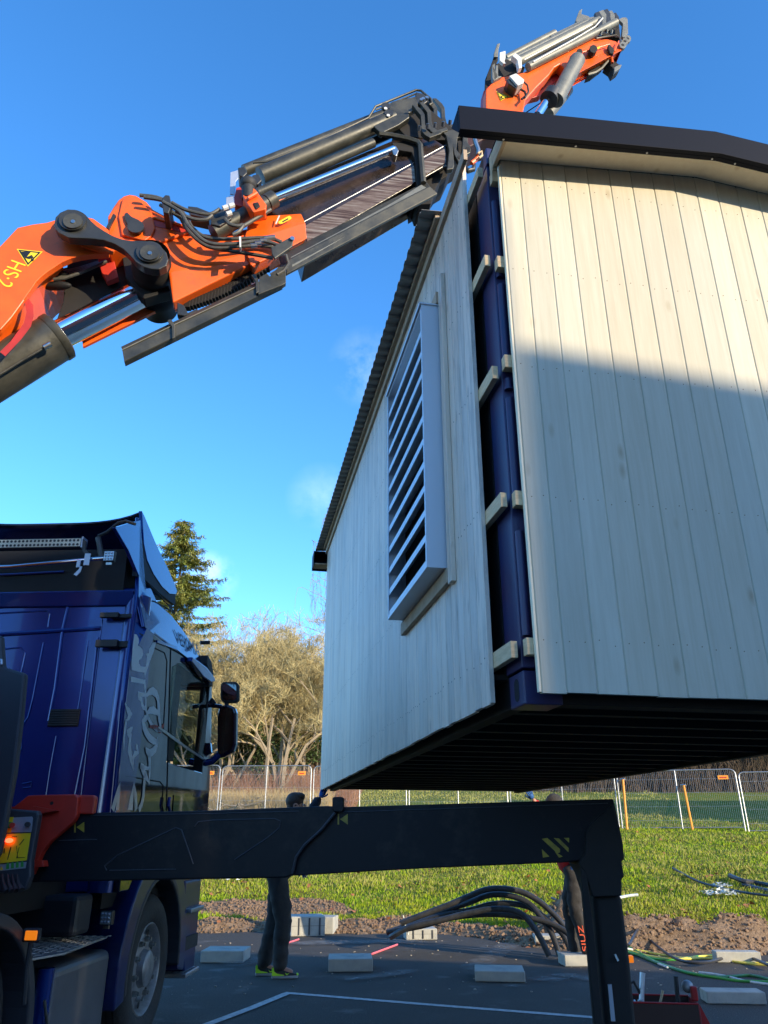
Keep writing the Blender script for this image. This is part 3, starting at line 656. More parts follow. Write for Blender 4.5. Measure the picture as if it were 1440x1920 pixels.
# side air deflector behind the door
ed = prof2([(263, 975), (262, 1010), (270, 1050), (262, 1120), (247, 1240), (236, 1330), (228, 1420), (219, 1520)])
fr_ = [(CB+.06, 1.15), (CB+.06, 3.12), (.42, 3.14), (.20, 3.40), (-.02, 3.50)]
lx = lambda z: .004-max(0, z-ZT)*TL
mb = MB().prism([Vector((lx(p.z), p.y-.03, p.z)) for p in ed]+[Vector((0.004, ed[-1].y-.03, 1.15)), Vector((.004, CB+.06, 1.15)), Vector((.004, CB+.06, ZT)), Vector((.004, ed[3].y, ZT))][:4], (-.035, 0, 0))
mb.prism([Vector((lx(b), a, b)) for a, b in ((ed[3].y-.03, ed[3].z), (ed[3].y-.03, ZT+.001), (CB+.06, ZT+.001), (CB+.06, 3.12), (.42, 3.14), (.20, 3.40), (-.02, 3.50), (ed[0].y, ed[0].z))], (-.03, 0, 0))
tb(mb, 'side_deflector', M['blue'], cab, bevel=.006)
mb = MB().tube([Vector((lx(p.z)-.02, p.y-.035, p.z)) for p in ed]+[Vector((-.018, ed[-1].y-.035, 1.15))], .014, 8); tb(mb, 'edge_trim', M['blue'], cab)
# roof air deflector: crowned shell with closed sides
top = prof2([(266, 958), (271, 968), (280, 990), (290, 1014), (302, 1040), (315, 1066), (326, 1092), (332, 1108)])
low = prof2([(330, 1114), (318, 1113), (304, 1100), (288, 1076), (276, 1050), (270, 1020), (268, 990)])
n = 18; V = []; m_ = len(top)
for i in range(n+1):
    s_ = i/n; e = abs(s_-.5)*2; edge_in = max(0, 1-e)*2.5
    dip = -.10*(1-e**4); fw = .30*(1-e**6)                     # nose of the deflector runs further forward in the middle
    for j, p in enumerate(top):
        q = j/(m_-1); V.append(Vector((lerp(p.x, -2.5-p.x, s_), p.y+fw*q**2, p.z+dip*(1-q))))
fs = [(i*m_+j, i*m_+j+1, (i+1)*m_+j+1, (i+1)*m_+j) for i in range(n) for j in range(m_-1)]
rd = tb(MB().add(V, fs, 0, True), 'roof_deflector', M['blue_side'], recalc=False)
sdm = rd.modifiers.new('thick', 'SOLIDIFY'); sdm.thickness = .02
for sg in (0, 1):
    mb = MB().prism([Vector((p.x+.001 if not sg else -2.47-p.x, p.y, p.z)) for p in top+low], (-.03, 0, 0)); tb(mb, 'deflector_side', M['blue'], rd, bevel=.003)
# dark underside / inner wall of the deflector
mb = MB().prism([(-.25, YB+.02, 3.10), (-.25, .80, 3.24), (-.25, .60, 3.32), (-.25, .30, 3.45)], (-2.0, 0, 0)); tb(mb, 'inner_wall', M['dark'], rd)
mb = MB().prism([Vector((p.x-.006, p.y, p.z)) for p in prof2([(262, 990), (276, 1040), (296, 1082), (330, 1112), (330, 1135), (300, 1112), (272, 1084), (256, 1080)])], (-.03, 0, 0)); tb(mb, 'deflector_base', M['dark'], rd)
mb = MB(); mb.tube([TY(u, v, .05) for u, v in ((254, 983), (235, 977), (222, 980), (200, 998), (184, 1005))], .012, 8); tb(mb, 'stay', M['black'], rd)
mb = MB(); mb.tube([TY(u, v, .05) for u, v in ((184, 1008), (187, 1025), (190, 1045))], .022, 8); tb(mb, 'stay', M['black'], rd)
# LED light bar, tube rail, work lamp on the roof
y_ = .02
p0 = TY(0, 1030, y_); p1 = TY(152, 1024, y_)
h0 = TY(0, 1018, y_).z; h1 = TY(0, 1032, y_).z
za = TY(152, 1008, y_).z; zb_ = TY(152, 1026, y_).z; hh = (za-zb_)/2; zc = (za+zb_)/2
lb = tb(MB().bb((-2.1, y_, zc-hh), (p1.x, y_+.06, zc+hh)), 'light_bar', M['black'], bevel=.006)
tb(MB().bb((-2.09, y_-.003, zc-hh+.008), (p1.x-.008, y_-.0005, zc+hh-.008)), 'lens', M['lens_warm'], lb)
mb = MB(); x = -2.07
while x < p1.x-.02:
    for q in (-1, 1): mb.disc((x, y_-.0035, zc+q*hh*.42), (0, -1, 0), hh*.26, .002, 8)
    x += hh*.78
o = tb(mb, 'led', M['olive'], lb); o['kind'] = 'stuff'
tb(MB().bb((p1.x, y_-.01, zc-hh-.005), (p1.x+.012, y_+.07, zc+hh+.005)), 'end_cap', M['alu'], lb, bevel=.002)
a = TY(0, 1063, y_); b = TY(200, 1046, y_); tb(MB().tube([(-2.2, y_, a.z-.0), (-1.0, y_, a.z), (b.x, y_, b.z)], .013, 12), 'roof_rail', M['chrome'])
for (u, v, uu, vv, m) in ((160, 1038, 167, 1060, 'alu'), (145, 1050, 150, 1064, 'alu')):
    p = TY(u, v, y_-.03); q = TY(uu, vv, y_-.03); tb(MB().bb((p.x, y_-.035, q.z), (q.x, y_-.028, p.z)), 'rail_clamp', M[m], bevel=.002)
mb = MB(); mb.prism([TY(u, v, y_-.03) for u, v in ((150, 1062), (147, 1068), (138, 1077), (143, 1080), (151, 1072), (154, 1062))], (0, .006, 0)); tb(mb, 'rail_clamp', M['alu'])
mb = MB(); mb.prism([TY(u, v, y_-.02) for u, v in ((155, 1010), (161, 1014), (160, 1030), (167, 1038), (160, 1040), (154, 1032))], (0, .02, 0)); tb(mb, 'lamp_bracket', M['black'])
def lamp(c, s_, name='work_lamp', rz=0):
    R = Matrix.Rotation(rz, 4, 'Z')
    wl = tb(MB().box(c, (s_, s_*.5, s_), M=R), name, M['black'], bevel=.006)
    f = R @ Vector((0, -s_*.26, 0)); c = Vector(c)
    tb(MB().box(c+f, (s_*.86, s_*.03, s_*.86), M=R), 'lens', M['lens'], wl, bevel=.004)
    mb = MB()
    for i in (-1, 0, 1):
        for j in (-1, 0, 1): mb.blob(c+R @ Vector((i*s_*.27, -s_*.29, j*s_*.27)), s_*.10, 2, 0)
    o = tb(mb, 'led', M['alu'], wl); o['kind'] = 'stuff'
    tb(MB().box(c+Vector((0, 0, -s_*.65)), (s_*.5, .01, s_*.22), M=R), 'foot', M['steel'], wl)
    return wl
lamp(TY(206, 1044, y_), .082)
# ---- right side of the cab
XS = .003
def sidepoly(px, name, m, th=.004, parent=cab, x=XS, bevel=0):
    return tb(MB().prism([TX2(u, v, x) for u, v in px], (th, 0, 0)), name, m, parent, bevel=bevel)
def groove(px, r=.006, m='dark', name='door_seam', x=0.0):
    return tb(MB().tube([TX2(u, v, x) for u, v in px], r, 6), name, M[m], cab)
def clear_glass():
    m = bpy.data.materials.new('clear_glass'); m.use_nodes = True; t = m.node_tree; t.nodes.clear(); n_ = t.nodes.new
    o = n_('ShaderNodeOutputMaterial'); mx = n_('ShaderNodeMixShader'); g = n_('ShaderNodeBsdfGlossy'); g.inputs['Color'].default_value = (.35, .35, .38, 1); g.inputs['Roughness'].default_value = .02; tp = n_('ShaderNodeBsdfTransparent'); tp.inputs[0].default_value = (.88, .93, .86, 1)
    mx.inputs[0].default_value = .2; t.links.new(tp.outputs[0], mx.inputs[1]); t.links.new(g.outputs[0], mx.inputs[2]); t.links.new(mx.outputs[0], o.inputs[0]); return m
GLT = clear_glass()
# side window with moulding
win = sidepoly([(324, 1250), (338, 1243), (352, 1248), (368, 1262), (382, 1280), (386, 1300), (385, 1418), (372, 1420), (345, 1398), (322, 1380), (320, 1310)], 'side_window', GLT, .004)
sidepoly([(296, 1362), (320, 1378), (348, 1399), (384, 1424), (384, 1427), (345, 1402), (316, 1381), (295, 1365)], 'window_moulding', M['steel'], .008)
groove([(320, 1212), (318, 1290), (315, 1400), (312, 1520)]); groove([(283, 1212), (308, 1224), (313, 1240), (310, 1300), (306, 1370)], .005)
groove([(262, 1188), (300, 1206), (340, 1228), (378, 1252)], .004); groove([(236, 1455), (300, 1466), (306, 1474), (302, 1520)], .005)
sidepoly([(292, 1200), (330, 1212), (362, 1234), (384, 1256), (384, 1262), (360, 1242), (330, 1219), (292, 1205)], 'roof_moulding', M['blue'], .012, bevel=.003)
groove([(264, 1122), (290, 1128), (312, 1140), (328, 1150)], .006); groove([(270, 1085), (300, 1118), (326, 1146)], .006)
sidepoly([(314, 1136), (318, 1133), (323, 1135), (323, 1143), (318, 1141)], 'vent_hole', M['dark'], .002)
# wind deflector over the window and sun visor
mb = MB(); q = [TX(u, v, 0) for u, v in ((350, 1232), (362, 1240), (378, 1252), (392, 1270), (394, 1277), (386, 1280), (372, 1270), (358, 1252), (348, 1240))]
mb.prism([Vector((.004, p.y, p.z)) for p in q], (.05, 0, 0)); tb(mb, 'window_deflector', M['blue'], cab, bevel=.008)
mb = MB(); q = [TX(u, v, 0) for u, v in ((384, 1228), (391, 1240), (395, 1262), (393, 1288), (386, 1286), (388, 1262), (382, 1246))]
mb.prism([Vector((.03, p.y, p.z)) for p in q], (-2.56, 0, 0)); tb(mb, 'sun_visor', M['rubber'], cab, bevel=.01)
p = TX(384, 1204, 0); tb(MB().tube([p+Vector((-.05, .02, 0)), p+Vector((.03, .06, .01))], .018, 8), 'marker_lamp', M['rubber'], cab)
# mirrors on their arm
ym = 2.12
def m_poly(px, y=ym): return [TY(u, v, y) for u, v in px]
def rrect(u0, v0, u1, v1, r, tw=(0, 0)):
    P = []
    for cx_, cy_, a0 in ((u1-r, v0+r, -90), (u1-r, v1-r, 0), (u0+r, v1-r, 90), (u0+r, v0+r, 180)):
        for k in range(5):
            a = RAD(a0+k*22.5); P.append((cx_+r*cos(a), cy_+r*sin(a)))
    return P
mir = tb(MB().prism(m_poly([(407, 1345), (411, 1324), (426, 1320), (440, 1326), (443, 1336), (442, 1395), (437, 1410), (418, 1420), (407, 1422)]), (0, .09, 0)), 'mirror', M['blue_side'], bevel=.02, seg=4)
tb(MB().prism(m_poly([(411, 1344), (414, 1329), (427, 1326), (436, 1331), (438, 1340), (437, 1392), (433, 1405), (418, 1413), (411, 1413)], ym-.002), (0, -.002, 0)), 'glass', M['mirror'], mir)
mir2 = tb(MB().prism(m_poly(rrect(413, 1278, 447, 1317, 8)), (0, .07, 0)), 'mirror', M['rubber'], bevel=.015, seg=4)
tb(MB().prism(m_poly(rrect(417, 1282, 443, 1313, 6), ym-.002), (0, -.002, 0)), 'glass', M['mirror'], mir2)
tb(MB().tube(m_poly([(362, 1325), (390, 1322), (416, 1325)], ym+.02), .020, 8), 'mirror_arm', M['blue_side'])
tb(MB().tube(m_poly([(425, 1312), (425, 1326)], ym+.03), .022, 8), 'mirror_arm', M['rubber'])
tb(MB().tube(m_poly([(356, 1428), (375, 1432), (398, 1428), (412, 1414)], ym+.02), .032, 10), 'mirror_arm', M['blue'])
tb(MB().prism(m_poly([(380, 1394), (394, 1392), (396, 1412), (384, 1420), (379, 1412)], ym), (0, .06, 0)), 'mirror_foot', M['blue_side'], bevel=.01)
tb(MB().prism(m_poly([(386, 1298), (400, 1310), (406, 1320), (386, 1322)], ym+.05), (0, .03, 0)), 'mirror_foot', M['rubber'])
# door handle
tb(MB().tube([TX(u, v, .03) for u, v in ((318, 1495), (316, 1510), (320, 1530))], .014, 8), 'door_handle', M['blue'], cab)
sidepoly([(326, 1490), (345, 1496), (352, 1516), (352, 1540), (322, 1540)], 'door_recess', M['glass'], .003)
# light grey lettering and griffin drawn on the side
def text(s, name, m, org, xd, up, size, parent, ex=.001, fit=None):
    c = bpy.data.curves.new(name, 'FONT'); c.body = s; c.size = 1; c.extrude = 0; o = bpy.data.objects.new('tmp', c); COL.objects.link(o)
    bpy.context.view_layer.update()
    me = bpy.data.meshes.new_from_object(o.evaluated_get(bpy.context.evaluated_depsgraph_get())); bpy.data.objects.remove(o)
    xd = Vector(xd); up = Vector(up); nrm = xd.cross(up).normalized()
    X0 = min(v.co.x for v in me.vertices); X1 = max(v.co.x for v in me.vertices)
    sx = fit/(X1-X0)/size if fit else 1
    vs = [Vector(org)+xd*(v.co.x-X0)*size*sx+up*v.co.y*size for v in me.vertices]
    mb = MB().add(vs, [list(p.vertices) for p in me.polygons]); mb.add([v+nrm*ex for v in vs], [list(p.vertices) for p in me.polygons])
    return mb.build(name, m, parent, local=(parent is cab), recalc=False)
a = TX2(331, 1203, .006); b = TX2(377, 1232, .006)
dd = (b-a); text('VEKMA', 'lettering', mat('dark_lettering', (.05, .07, .12), .4), a, dd.normalized(), Vector((-TL, 0, 1)).normalized(), .165, cab, fit=dd.length)
GR = mat('grey_blue_decal', (.50, .54, .58), .3, 0, .6, spec=.35)
def ribbon_side(px, wd, parent=cab):
    pts = [TX2(u, v, .0045) for u, v in px]; V = []; k = len(pts)
    for i, p in enumerate(pts):
        t = (pts[min(i+1, k-1)]-pts[max(i-1, 0)]).normalized(); n = Vector((0, -t.z, t.y)); w_ = 1.0*(wd[i] if isinstance(wd, list) else wd)
        V.append(p+n*w_/2); V.append(p-n*w_/2)
    V2 = [v+Vector((.0015, 0, 0)) for v in V]; b = 2*k
    fs = [(2*i, 2*i+1, 2*i+3, 2*i+2) for i in range(k-1)]; f2 = [tuple(x+b for x in f) for f in fs]
    return V+V2, fs+f2
gz = lambda x, y: (200+x/4.365, 1080+y/4.365)
strokes = [
 ([(308, 850), (314, 930), (318, 1010), (318, 1080), (332, 1150), (365, 1215), (410, 1258), (455, 1275)], [.03, .035, .03, .03, .03, .03, .03, .01]),
 ([(318, 985), (345, 950), (375, 940), (405, 965), (420, 1010), (425, 1080), (428, 1160), (436, 1215), (448, 1250)], [.02, .05, .06, .055, .05, .05, .045, .035, .01]),
 ([(254, 960), (275, 968), (316, 972)], .03), ([(256, 962), (264, 995), (284, 1012), (288, 1050), (300, 1078), (316, 1088)], [.03, .03, .035, .035, .03, .02]),
 ([(325, 1128), (350, 1100), (380, 1098), (412, 1118), (424, 1140)], [.015, .05, .06, .04, .015]),
 ([(342, 1158), (312, 1165), (296, 1190), (302, 1230), (322, 1280), (350, 1325), (385, 1352), (414, 1362)], [.02, .05, .06, .055, .055, .055, .05, .04]),
 ([(414, 1318), (412, 1370), (400, 1410), (372, 1440), (345, 1452), (328, 1430), (318, 1405)], [.01, .04, .06, .06, .06, .04, .01]),
 ([(346, 1452), (350, 1520), (350, 1620), (345, 1715)], [.06, .04, .035, .005]), ([(275, 1552), (310, 1568), (350, 1580)], [.04, .03, .02]), ([(278, 1556), (300, 1600), (330, 1660), (346, 1695)], [.02, .05, .035, .005]),
 ([(318, 1600), (308, 1660), (304, 1730), (300, 1800), (285, 1870), (262, 1920)], [.03, .04, .05, .05, .05, .05]),
 ([(150, 1040), (165, 1085), (178, 1110), (206, 1133), (180, 1150), (165, 1180)], [.01, .03, .05, .01, .05, .01]), ([(160, 1170), (150, 1240), (140, 1330), (138, 1450)], [.02, .035, .03, .005]),
 ([(212, 1238), (196, 1262), (165, 1272)], [.01, .05, .02]), ([(172, 1275), (192, 1310), (186, 1370), (184, 1420), (200, 1500), (218, 1592)], [.04, .05, .045, .055, .05, .005]), ([(214, 1570), (212, 1500), (228, 1455), (256, 1445), (244, 1400), (238, 1372)], [.005, .04, .05, .03, .04, .005]),
 ([(48, 1915), (75, 1820), (100, 1740), (110, 1690)], [.06, .05, .05, .005]), ([(86, 1915), (98, 1800), (110, 1692)], [.05, .04, .005]), ([(192, 1915), (206, 1800), (222, 1692)], [.09, .06, .005]), ([(240, 1915), (236, 1800), (222, 1692)], [.05, .05, .005])]
polys = [[(228, 475), (245, 480), (262, 515), (262, 545), (254, 568), (272, 580), (290, 602), (296, 640), (285, 672), (264, 690), (262, 715), (276, 738), (300, 744), (317, 742), (312, 792), (262, 784), (203, 770), (202, 720), (212, 600)],
         [(378, 545), (405, 540), (398, 565), (376, 640), (350, 700), (330, 765), (312, 835), (306, 790), (318, 740), (326, 700), (330, 657), (318, 636), (345, 632), (345, 600), (360, 578)],
         [(195, 822), (306, 850), (303, 884), (196, 866)]]
mb = MB()
for px, wd in strokes:
    V, fs = ribbon_side([gz(*p) for p in px], wd if not isinstance(wd, list) else wd); mb.add(V, fs)
for P_ in polys: mb.prism([TX2(u, v, .0045) for u, v in [gz(*p) for p in P_]], (.0015, 0, 0))
o = tb(mb, 'griffin_decal', GR, cab, recalc=False)
V, fs = ribbon_side([gz(*p) for p in [(352, 1230), (395, 1235), (440, 1262), (470, 1215)]], [.02, .03, .05, .02]); tb(MB().add(V, fs), 'red_decal', M['orange_dull'], cab, recalc=False)
# ---- lower body: wheel arch, wheels, steps, side tank, chequer plate
def wheel(y, name='wheel', x=-.02):
    t = MB(); c = (x-.29, y, .50)
    t.lathe(c, (1, 0, 0), [(0, .30), (.01, .44), (.05, .49), (.10, .50), (.19, .50), (.24, .488), (.275, .45), (.285, .40), (.28, .33), (.262, .302), (.24, .30)], 56)
    ty = tb(t, name, M['tyre']); 
    g = MB()
    for gx in (.07, .12, .17, .215): g.lathe((c[0]+gx, y, .5), (1, 0, 0), [(-.005, .5012), (.005, .5012)], 56)
    tb(g, 'tread_groove', M['dark'], ty)
    r = MB(); r.lathe(c, (1, 0, 0), [(.262, .300), (.268, .293), (.262, .285), (.23, .275), (.205, .262), (.20, .235), (.225, .19), (.232, .165), (.232, .125), (.275, .115), (.285, .10), (.288, 0)], 48)
    rm = tb(r, 'rim', M['rim'], ty)
    for k in range(10):
        a = 2*pi*k/10+.2; n_ = MB(); n_.disc((c[0]+.228, y+.19*cos(a), .5+.19*sin(a)), (1, 0, 0), .021, .03, 6); n_.disc((c[0]+.2285, y+.19*cos(a), .5+.19*sin(a)), (1, 0, 0), .013, .045, 8)
        tb(n_, 'nut', M['steel'], ty)
    for k in range(10):
        a = 2*pi*(k+.5)/10+.2; n_ = MB(); n_.disc((c[0]+.2165, y+.243*cos(a), .5+.243*sin(a)), (1, 0, 0), .022, .002, 12); tb(n_, 'vent_hole', M['dark'], ty)
    return ty
wheel(1.19); wheel(-1.30, x=-.06)
wheel(1.19, x=-2.2); 
def arch(yc, r0, r1, a0, a1, x0, x1, name, m, zc=.5, kz=1.05):
    mb = MB(); P = []
    n = 22
    for i in range(n+1): a = RAD(lerp(a0, a1, i/n)); P.append((yc+r1*cos(a), zc+r1*sin(a)*kz))
    for i in range(n, -1, -1): a = RAD(lerp(a0, a1, i/n)); P.append((yc+r0*cos(a), zc+r0*sin(a)*kz))
    mb.prism([(x0, y, z) for y, z in P], (x1-x0, 0, 0)); return tb(mb, name, m, bevel=.012, seg=3)
arch(1.19, .60, .76, -8, 190, .02, -.45, 'wheel_arch', M['blue_low'])
arch(1.19, .57, .605, -5, 188, .025, -.60, 'arch_lip', M['fender'])
arch(-1.30, .535, .60, -2, 182, .02, -.40, 'mudguard', M['fender'], zc=.46, kz=1.0)
# body between the arch and cab floor, chassis
tb(MB().bb((-2.4, .35, .95), (-.12, 2.2, 1.10)), 'cab_floor', M['dark'])
tb(MB().bb((-2.0, -3.2, .55), (-.62, 1.9, .98)), 'chassis', M['dark'])
tb(MB().bb((-.62, .60, .45), (-.60, 1.75, 1.2)), 'inner_arch', M['dark'])
# step unit ahead of the wheel
tb(MB().prism([(.0, 1.84, 1.05), (.0, 2.34, 1.05), (.0, 2.34, .35), (.0, 2.05, .35), (.0, 1.90, .60)], (-.35, 0, 0)), 'step_unit', M['blue_low'], bevel=.02)
for (z, m) in ((.80, 'alu'), (.33, 'alu')):
    st = tb(MB().bb((-.25, 1.92, z), (.05, 2.32, z+.035)), 'step', M['zinc'], bevel=.008)
    mb = MB()
    for i in range(6):
        for j in range(5): mb.add([(-.2+j*.055, 1.95+i*.06, z+.037), (-.175+j*.055, 1.98+i*.06, z+.037), (-.2+j*.055, 2.0+i*.06, z+.037)], [(0, 1, 2)])
    o = tb(mb, 'tread', M['dark'], st, recalc=False); o['kind'] = 'stuff'
tb(MB().bb((-.02, 1.9, .52), (.012, 2.33, .62)), 'step_trim', M['rubber'])
# mud flap panel above arch and tank
p0 = TX(90, 1790, -.0)
tank = tb(MB().bb((-.60, -.42, .18), (-.035, .42, .72)), 'side_tank', M['alu_tank'], bevel=.05, seg=4)
tb(MB().tube([(-.08, -.42, .16), (-.08, -.42, .72)], .045, 10), 'blue_post', M['blue'])
# chequer plate deck with raised pattern
z = .80; dk = tb(MB().prism([(.0, -.40, z-.02), (-.06, .38, z-.02), (-.60, .45, z-.02), (-.60, -.9, z-.02), (-.15, -.85, z-.02)], (0, 0, .012)), 'deck_plate', M['zinc'], bevel=.002)
mb = MB()
for i in range(22):
    for j in range(11):
        x = -.05-j*.05; y = -.72+i*.052
        if x > -.0-.0 or y > .38 or (y < -.38 and x > -.10): continue
        a = RAD(45 if (i+j) % 2 else -45); R = Matrix.Rotation(a, 4, 'Z'); mb.box((x, y, z-.0065), (.034, .010, .003), M=R)
o = tb(mb, 'tread', M['zinc'], dk); o['kind'] = 'stuff'
lamp(Vector((-.07, .36, .90)), .085, rz=RAD(-8))
ml = tb(MB().box(TX(60, 1753, .06), (.085, .03, .06), M=Matrix.Rotation(RAD(10), 4, 'X')), 'side_marker', M['rubber'], bevel=.006)
c = TX(60, 1753, .06); tb(MB().box(c+Vector((.005, -.02, 0)), (.06, .012, .042)), 'lens', M['amber'], ml, bevel=.004)
tb(MB().tube([c+Vector((0, 0, -.03)), c+Vector((-.01, .02, -.14)), c+Vector((.0, .03, -.3))], .012, 8), 'marker_stay', M['rubber'])
tb(MB().tube([(-.03, -.50, .58), (-.02, -.44, .45), (-.06, -.40, .30), (-.03, -.44, .15)], .008, 8), 'cable', M['hose'])
# body panels / dark mass behind the beam between cab and crane
tb(MB().bb((-2.45, -.55, .98), (-.35, .30, 1.45)), 'gearbox_cover', M['dark'])
tb(MB().bb((-.62, .02, .82), (-.14, .28, 1.05)), 'air_tank', M['fender'], bevel=.03)
# ---- outrigger
YO = -.7
def oy(u, v, y=YO): return TY(u, v, y)
ob = tb(MB().prism([oy(u, v) for u, v in ((-20, 1528), (110, 1525), (380, 1520), (612, 1511), (632, 1512), (630, 1524), (604, 1556), (572, 1584), (556, 1606), (548, 1640), (536, 1646), (300, 1650), (-20, 1656))], tf_ := Vector((0, .30, 0))), 'outrigger', M['beam_black'], bevel=.008)
def embos(px, parent, r=.004): return tb(MB().tube([oy(u, v, YO-.001) for u, v in px], r, 6), 'embossed_line', M['fender'], parent)
embos([(365, 1550), (372, 1541), (400, 1538), (515, 1535), (526, 1540), (524, 1552), (500, 1572), (440, 1612)], ob)
embos([(200, 1632), (196, 1624), (220, 1604), (330, 1552), (340, 1556), (352, 1590), (362, 1620)], ob); embos([(205, 1632), (330, 1630)], ob, .003); embos([(110, 1576), (182, 1574)], ob, .003)
embos([(170, 1529), (380, 1526), (560, 1521)], ob, .003)
embos([(628, 1524), (602, 1556), (571, 1584), (555, 1607), (548, 1638)], ob, .008)
oi = tb(MB().prism([oy(u, v, YO+.03) for u, v in ((540, 1516), (1150, 1498), (1158, 1530), (1168, 1580), (1096, 1602), (1096, 1612), (1062, 1617), (800, 1628), (552, 1642), (545, 1640))], (0, .26, 0)), 'outrigger_extension', M['beam_black'], bevel=.006)
tb(MB().tube([oy(u, v, YO+.028) for u, v in ((636, 1523), (900, 1514), (1140, 1506))], .003, 6), 'embossed_line', M['fender'], oi)
tb(MB().prism([oy(u, v, YO-.01) for u, v in rrect(623, 1494, 644, 1522, 5)], (0, .06, 0)), 'stop_block', M['beam_black'], ob, bevel=.004)
def arrow(u0, v0, y, par):
    return tb(MB().prism([oy(u0, v0-1, y) for u0, v0 in ((u0, v0), (u0+3, v0), (u0+3, v0+20), (u0, v0+20))], (0, -.001, 0)).prism([oy(a, b, y) for a, b in ((u0+4.5, v0+9), (u0+19, v0-1), (u0+19, v0+19))], (0, -.001, 0)), 'arrow_decal', M['yellow_shaded'], par)
arrow(139, 1542, YO-.001, ob); arrow(633, 1527, YO+.029, oi)
for px in (((1016, 1573), (1026, 1571), (1050, 1592), (1050, 1598), (1045, 1600)), ((1038, 1571), (1048, 1572), (1066, 1590), (1066, 1598)), ((1057, 1571), (1067, 1571), (1067, 1580)), ((1016, 1592), (1030, 1606), (1018, 1608)), ((1040, 1596), (1055, 1606), (1048, 1608))):
    tb(MB().prism([oy(u, v, YO+.029) for u, v in px], (0, -.001, 0)), 'hazard_stripe', M['yellow_shaded'], oi)
# leg housing, leg, side strut
tb(MB().prism([oy(u, v, YO-.02) for u, v in ((1100, 1560), (1108, 1545), (1150, 1508), (1168, 1580), (1171, 1612), (1166, 1614), (1168, 1628), (1171, 1644), (1166, 1648), (1166, 1680), (1112, 1682), (1098, 1640), (1086, 1620), (1098, 1600))], (0, .34, 0)), 'leg_housing', M['under'], oi, bevel=.006)
lg = tb(MB().prism([oy(u, v, YO+.02) for u, v in ((1112, 1676), (1166, 1676), (1182, 1800), (1194, 1925), (1222, 2180), (1158, 2180), (1136, 1925), (1120, 1760))], (0, .24, 0)), 'support_leg', M['under'], oi, bevel=.03, seg=4)
tb(MB().prism([oy(u, v, YO-.03) for u, v in ((1088, 1625), (1101, 1640), (1116, 1760), (1132, 1925), (1150, 2120), (1132, 2120), (1115, 1925), (1100, 1760))], (0, .05, 0)), 'strut', M['under'], oi, bevel=.006)
pz = toT(T(0, 0, 0)); fx = oy(1185, 2120, YO+.14)
tb(MB().disc((fx.x, fx.y, 0.002), (0, 0, 1), .22, .05, 24), 'foot_plate', M['black'], oi, bevel=.01)
tb(MB().tube([(fx.x, fx.y, .05), (fx.x, fx.y, .3)], .07, 14), 'leg_rod', M['chrome'], oi)
tb(MB().prism([oy(u, v, YO-.0) for u, v in ((1140, 1846), (1147, 1846), (1154, 1915), (1146, 1915))], (0, .012, 0)), 'spirit_level', M['alu'], oi)
tb(MB().prism([oy(u, v, YO+.0) for u, v in ((1152, 1790), (1155, 1789), (1161, 1801), (1158, 1803))], (0, .012, 0)), 'handle', M['plastic_w'], oi)
p = oy(1181, 1798, YO+.06); tb(MB().box(p, (.032, .03, .032)), 'warning_lamp', M['amber'], oi, bevel=.004)
# orange bracket on the crane base, control panel, grey cover
br = tb(MB().prism([oy(u, v, YO-.06) for u, v in ((24, 1514), (52, 1492), (62, 1491), (140, 1489), (146, 1494), (143, 1531), (136, 1542), (92, 1580), (80, 1596), (70, 1616), (60, 1640), (40, 1650), (20, 1650))], (0, .05, 0)), 'base_bracket', M['orange_dull'], bevel=.006)
tb(MB().prism([oy(u, v, YO-.02) for u, v in ((140, 1490), (175, 1491), (178, 1495), (174, 1527), (140, 1526))], (0, .05, 0)), 'bracket_end', M['orange_dull'], br, bevel=.008)
tb(MB().disc(oy(97, 1506, YO-.0605), (0, -1, 0), .010, .001, 16), 'hole', M['dark'], br)
tb(MB().prism([oy(u, v, YO-.10) for u, v in ((14, 1513), (60, 1511), (106, 1520), (72, 1526), (30, 1526))], (0, .04, 0)), 'bracket_rib', M['orange_dull'], br)
tb(MB().prism([oy(u, v, YO-.07) for u, v in ((58, 1615), (80, 1613), (82, 1625), (60, 1627))], (0, .06, 0)), 'bracket_lug', M['orange_dull'], br, bevel=.004)
YP = YO-.22
cp = tb(MB().prism([oy(u, v, YP) for u, v in ((-40, 1517), (12, 1516), (70, 1520), (73, 1528), (64, 1580), (58, 1615), (57, 1645), (48, 1668), (36, 1672), (-40, 1676))], (0, .05, 0)), 'control_panel', M['fender'], bevel=.012, seg=3)
def pan(px, name, m, th=.002, y=YP-.001): return tb(MB().prism([oy(u, v, y) for u, v in px], (0, -th, 0)), name, M[m], cp)
pan([(-30, 1536), (60, 1531), (62, 1534), (59, 1560), (-30, 1562)], 'switch_plate', 'alu'); pan([(-30, 1533), (26, 1532), (21, 1561), (-30, 1562)], 'yellow_plate', 'yellow', .003)
pan([(-30, 1565), (58, 1562), (50, 1613), (-30, 1622)], 'yellow_plate', 'yellow'); pan([(-30, 1624), (50, 1616), (48, 1628), (-30, 1636)], 'label_strip', 'alu')
for u in (15, 24, 33, 42): pan([(u-2.6, 1620.5-(u-15)*.1), (u, 1617-(u-15)*.1), (u+2.6, 1620-(u-15)*.1), (u+2.4, 1629-(u-15)*.14), (u-2.8, 1629.6-(u-15)*.14)], 'load_symbol', 'cable_g', .004)
pan([(1, 1631), (3.5, 1624), (6, 1631)], 'warning_symbol', 'yellow', .004)
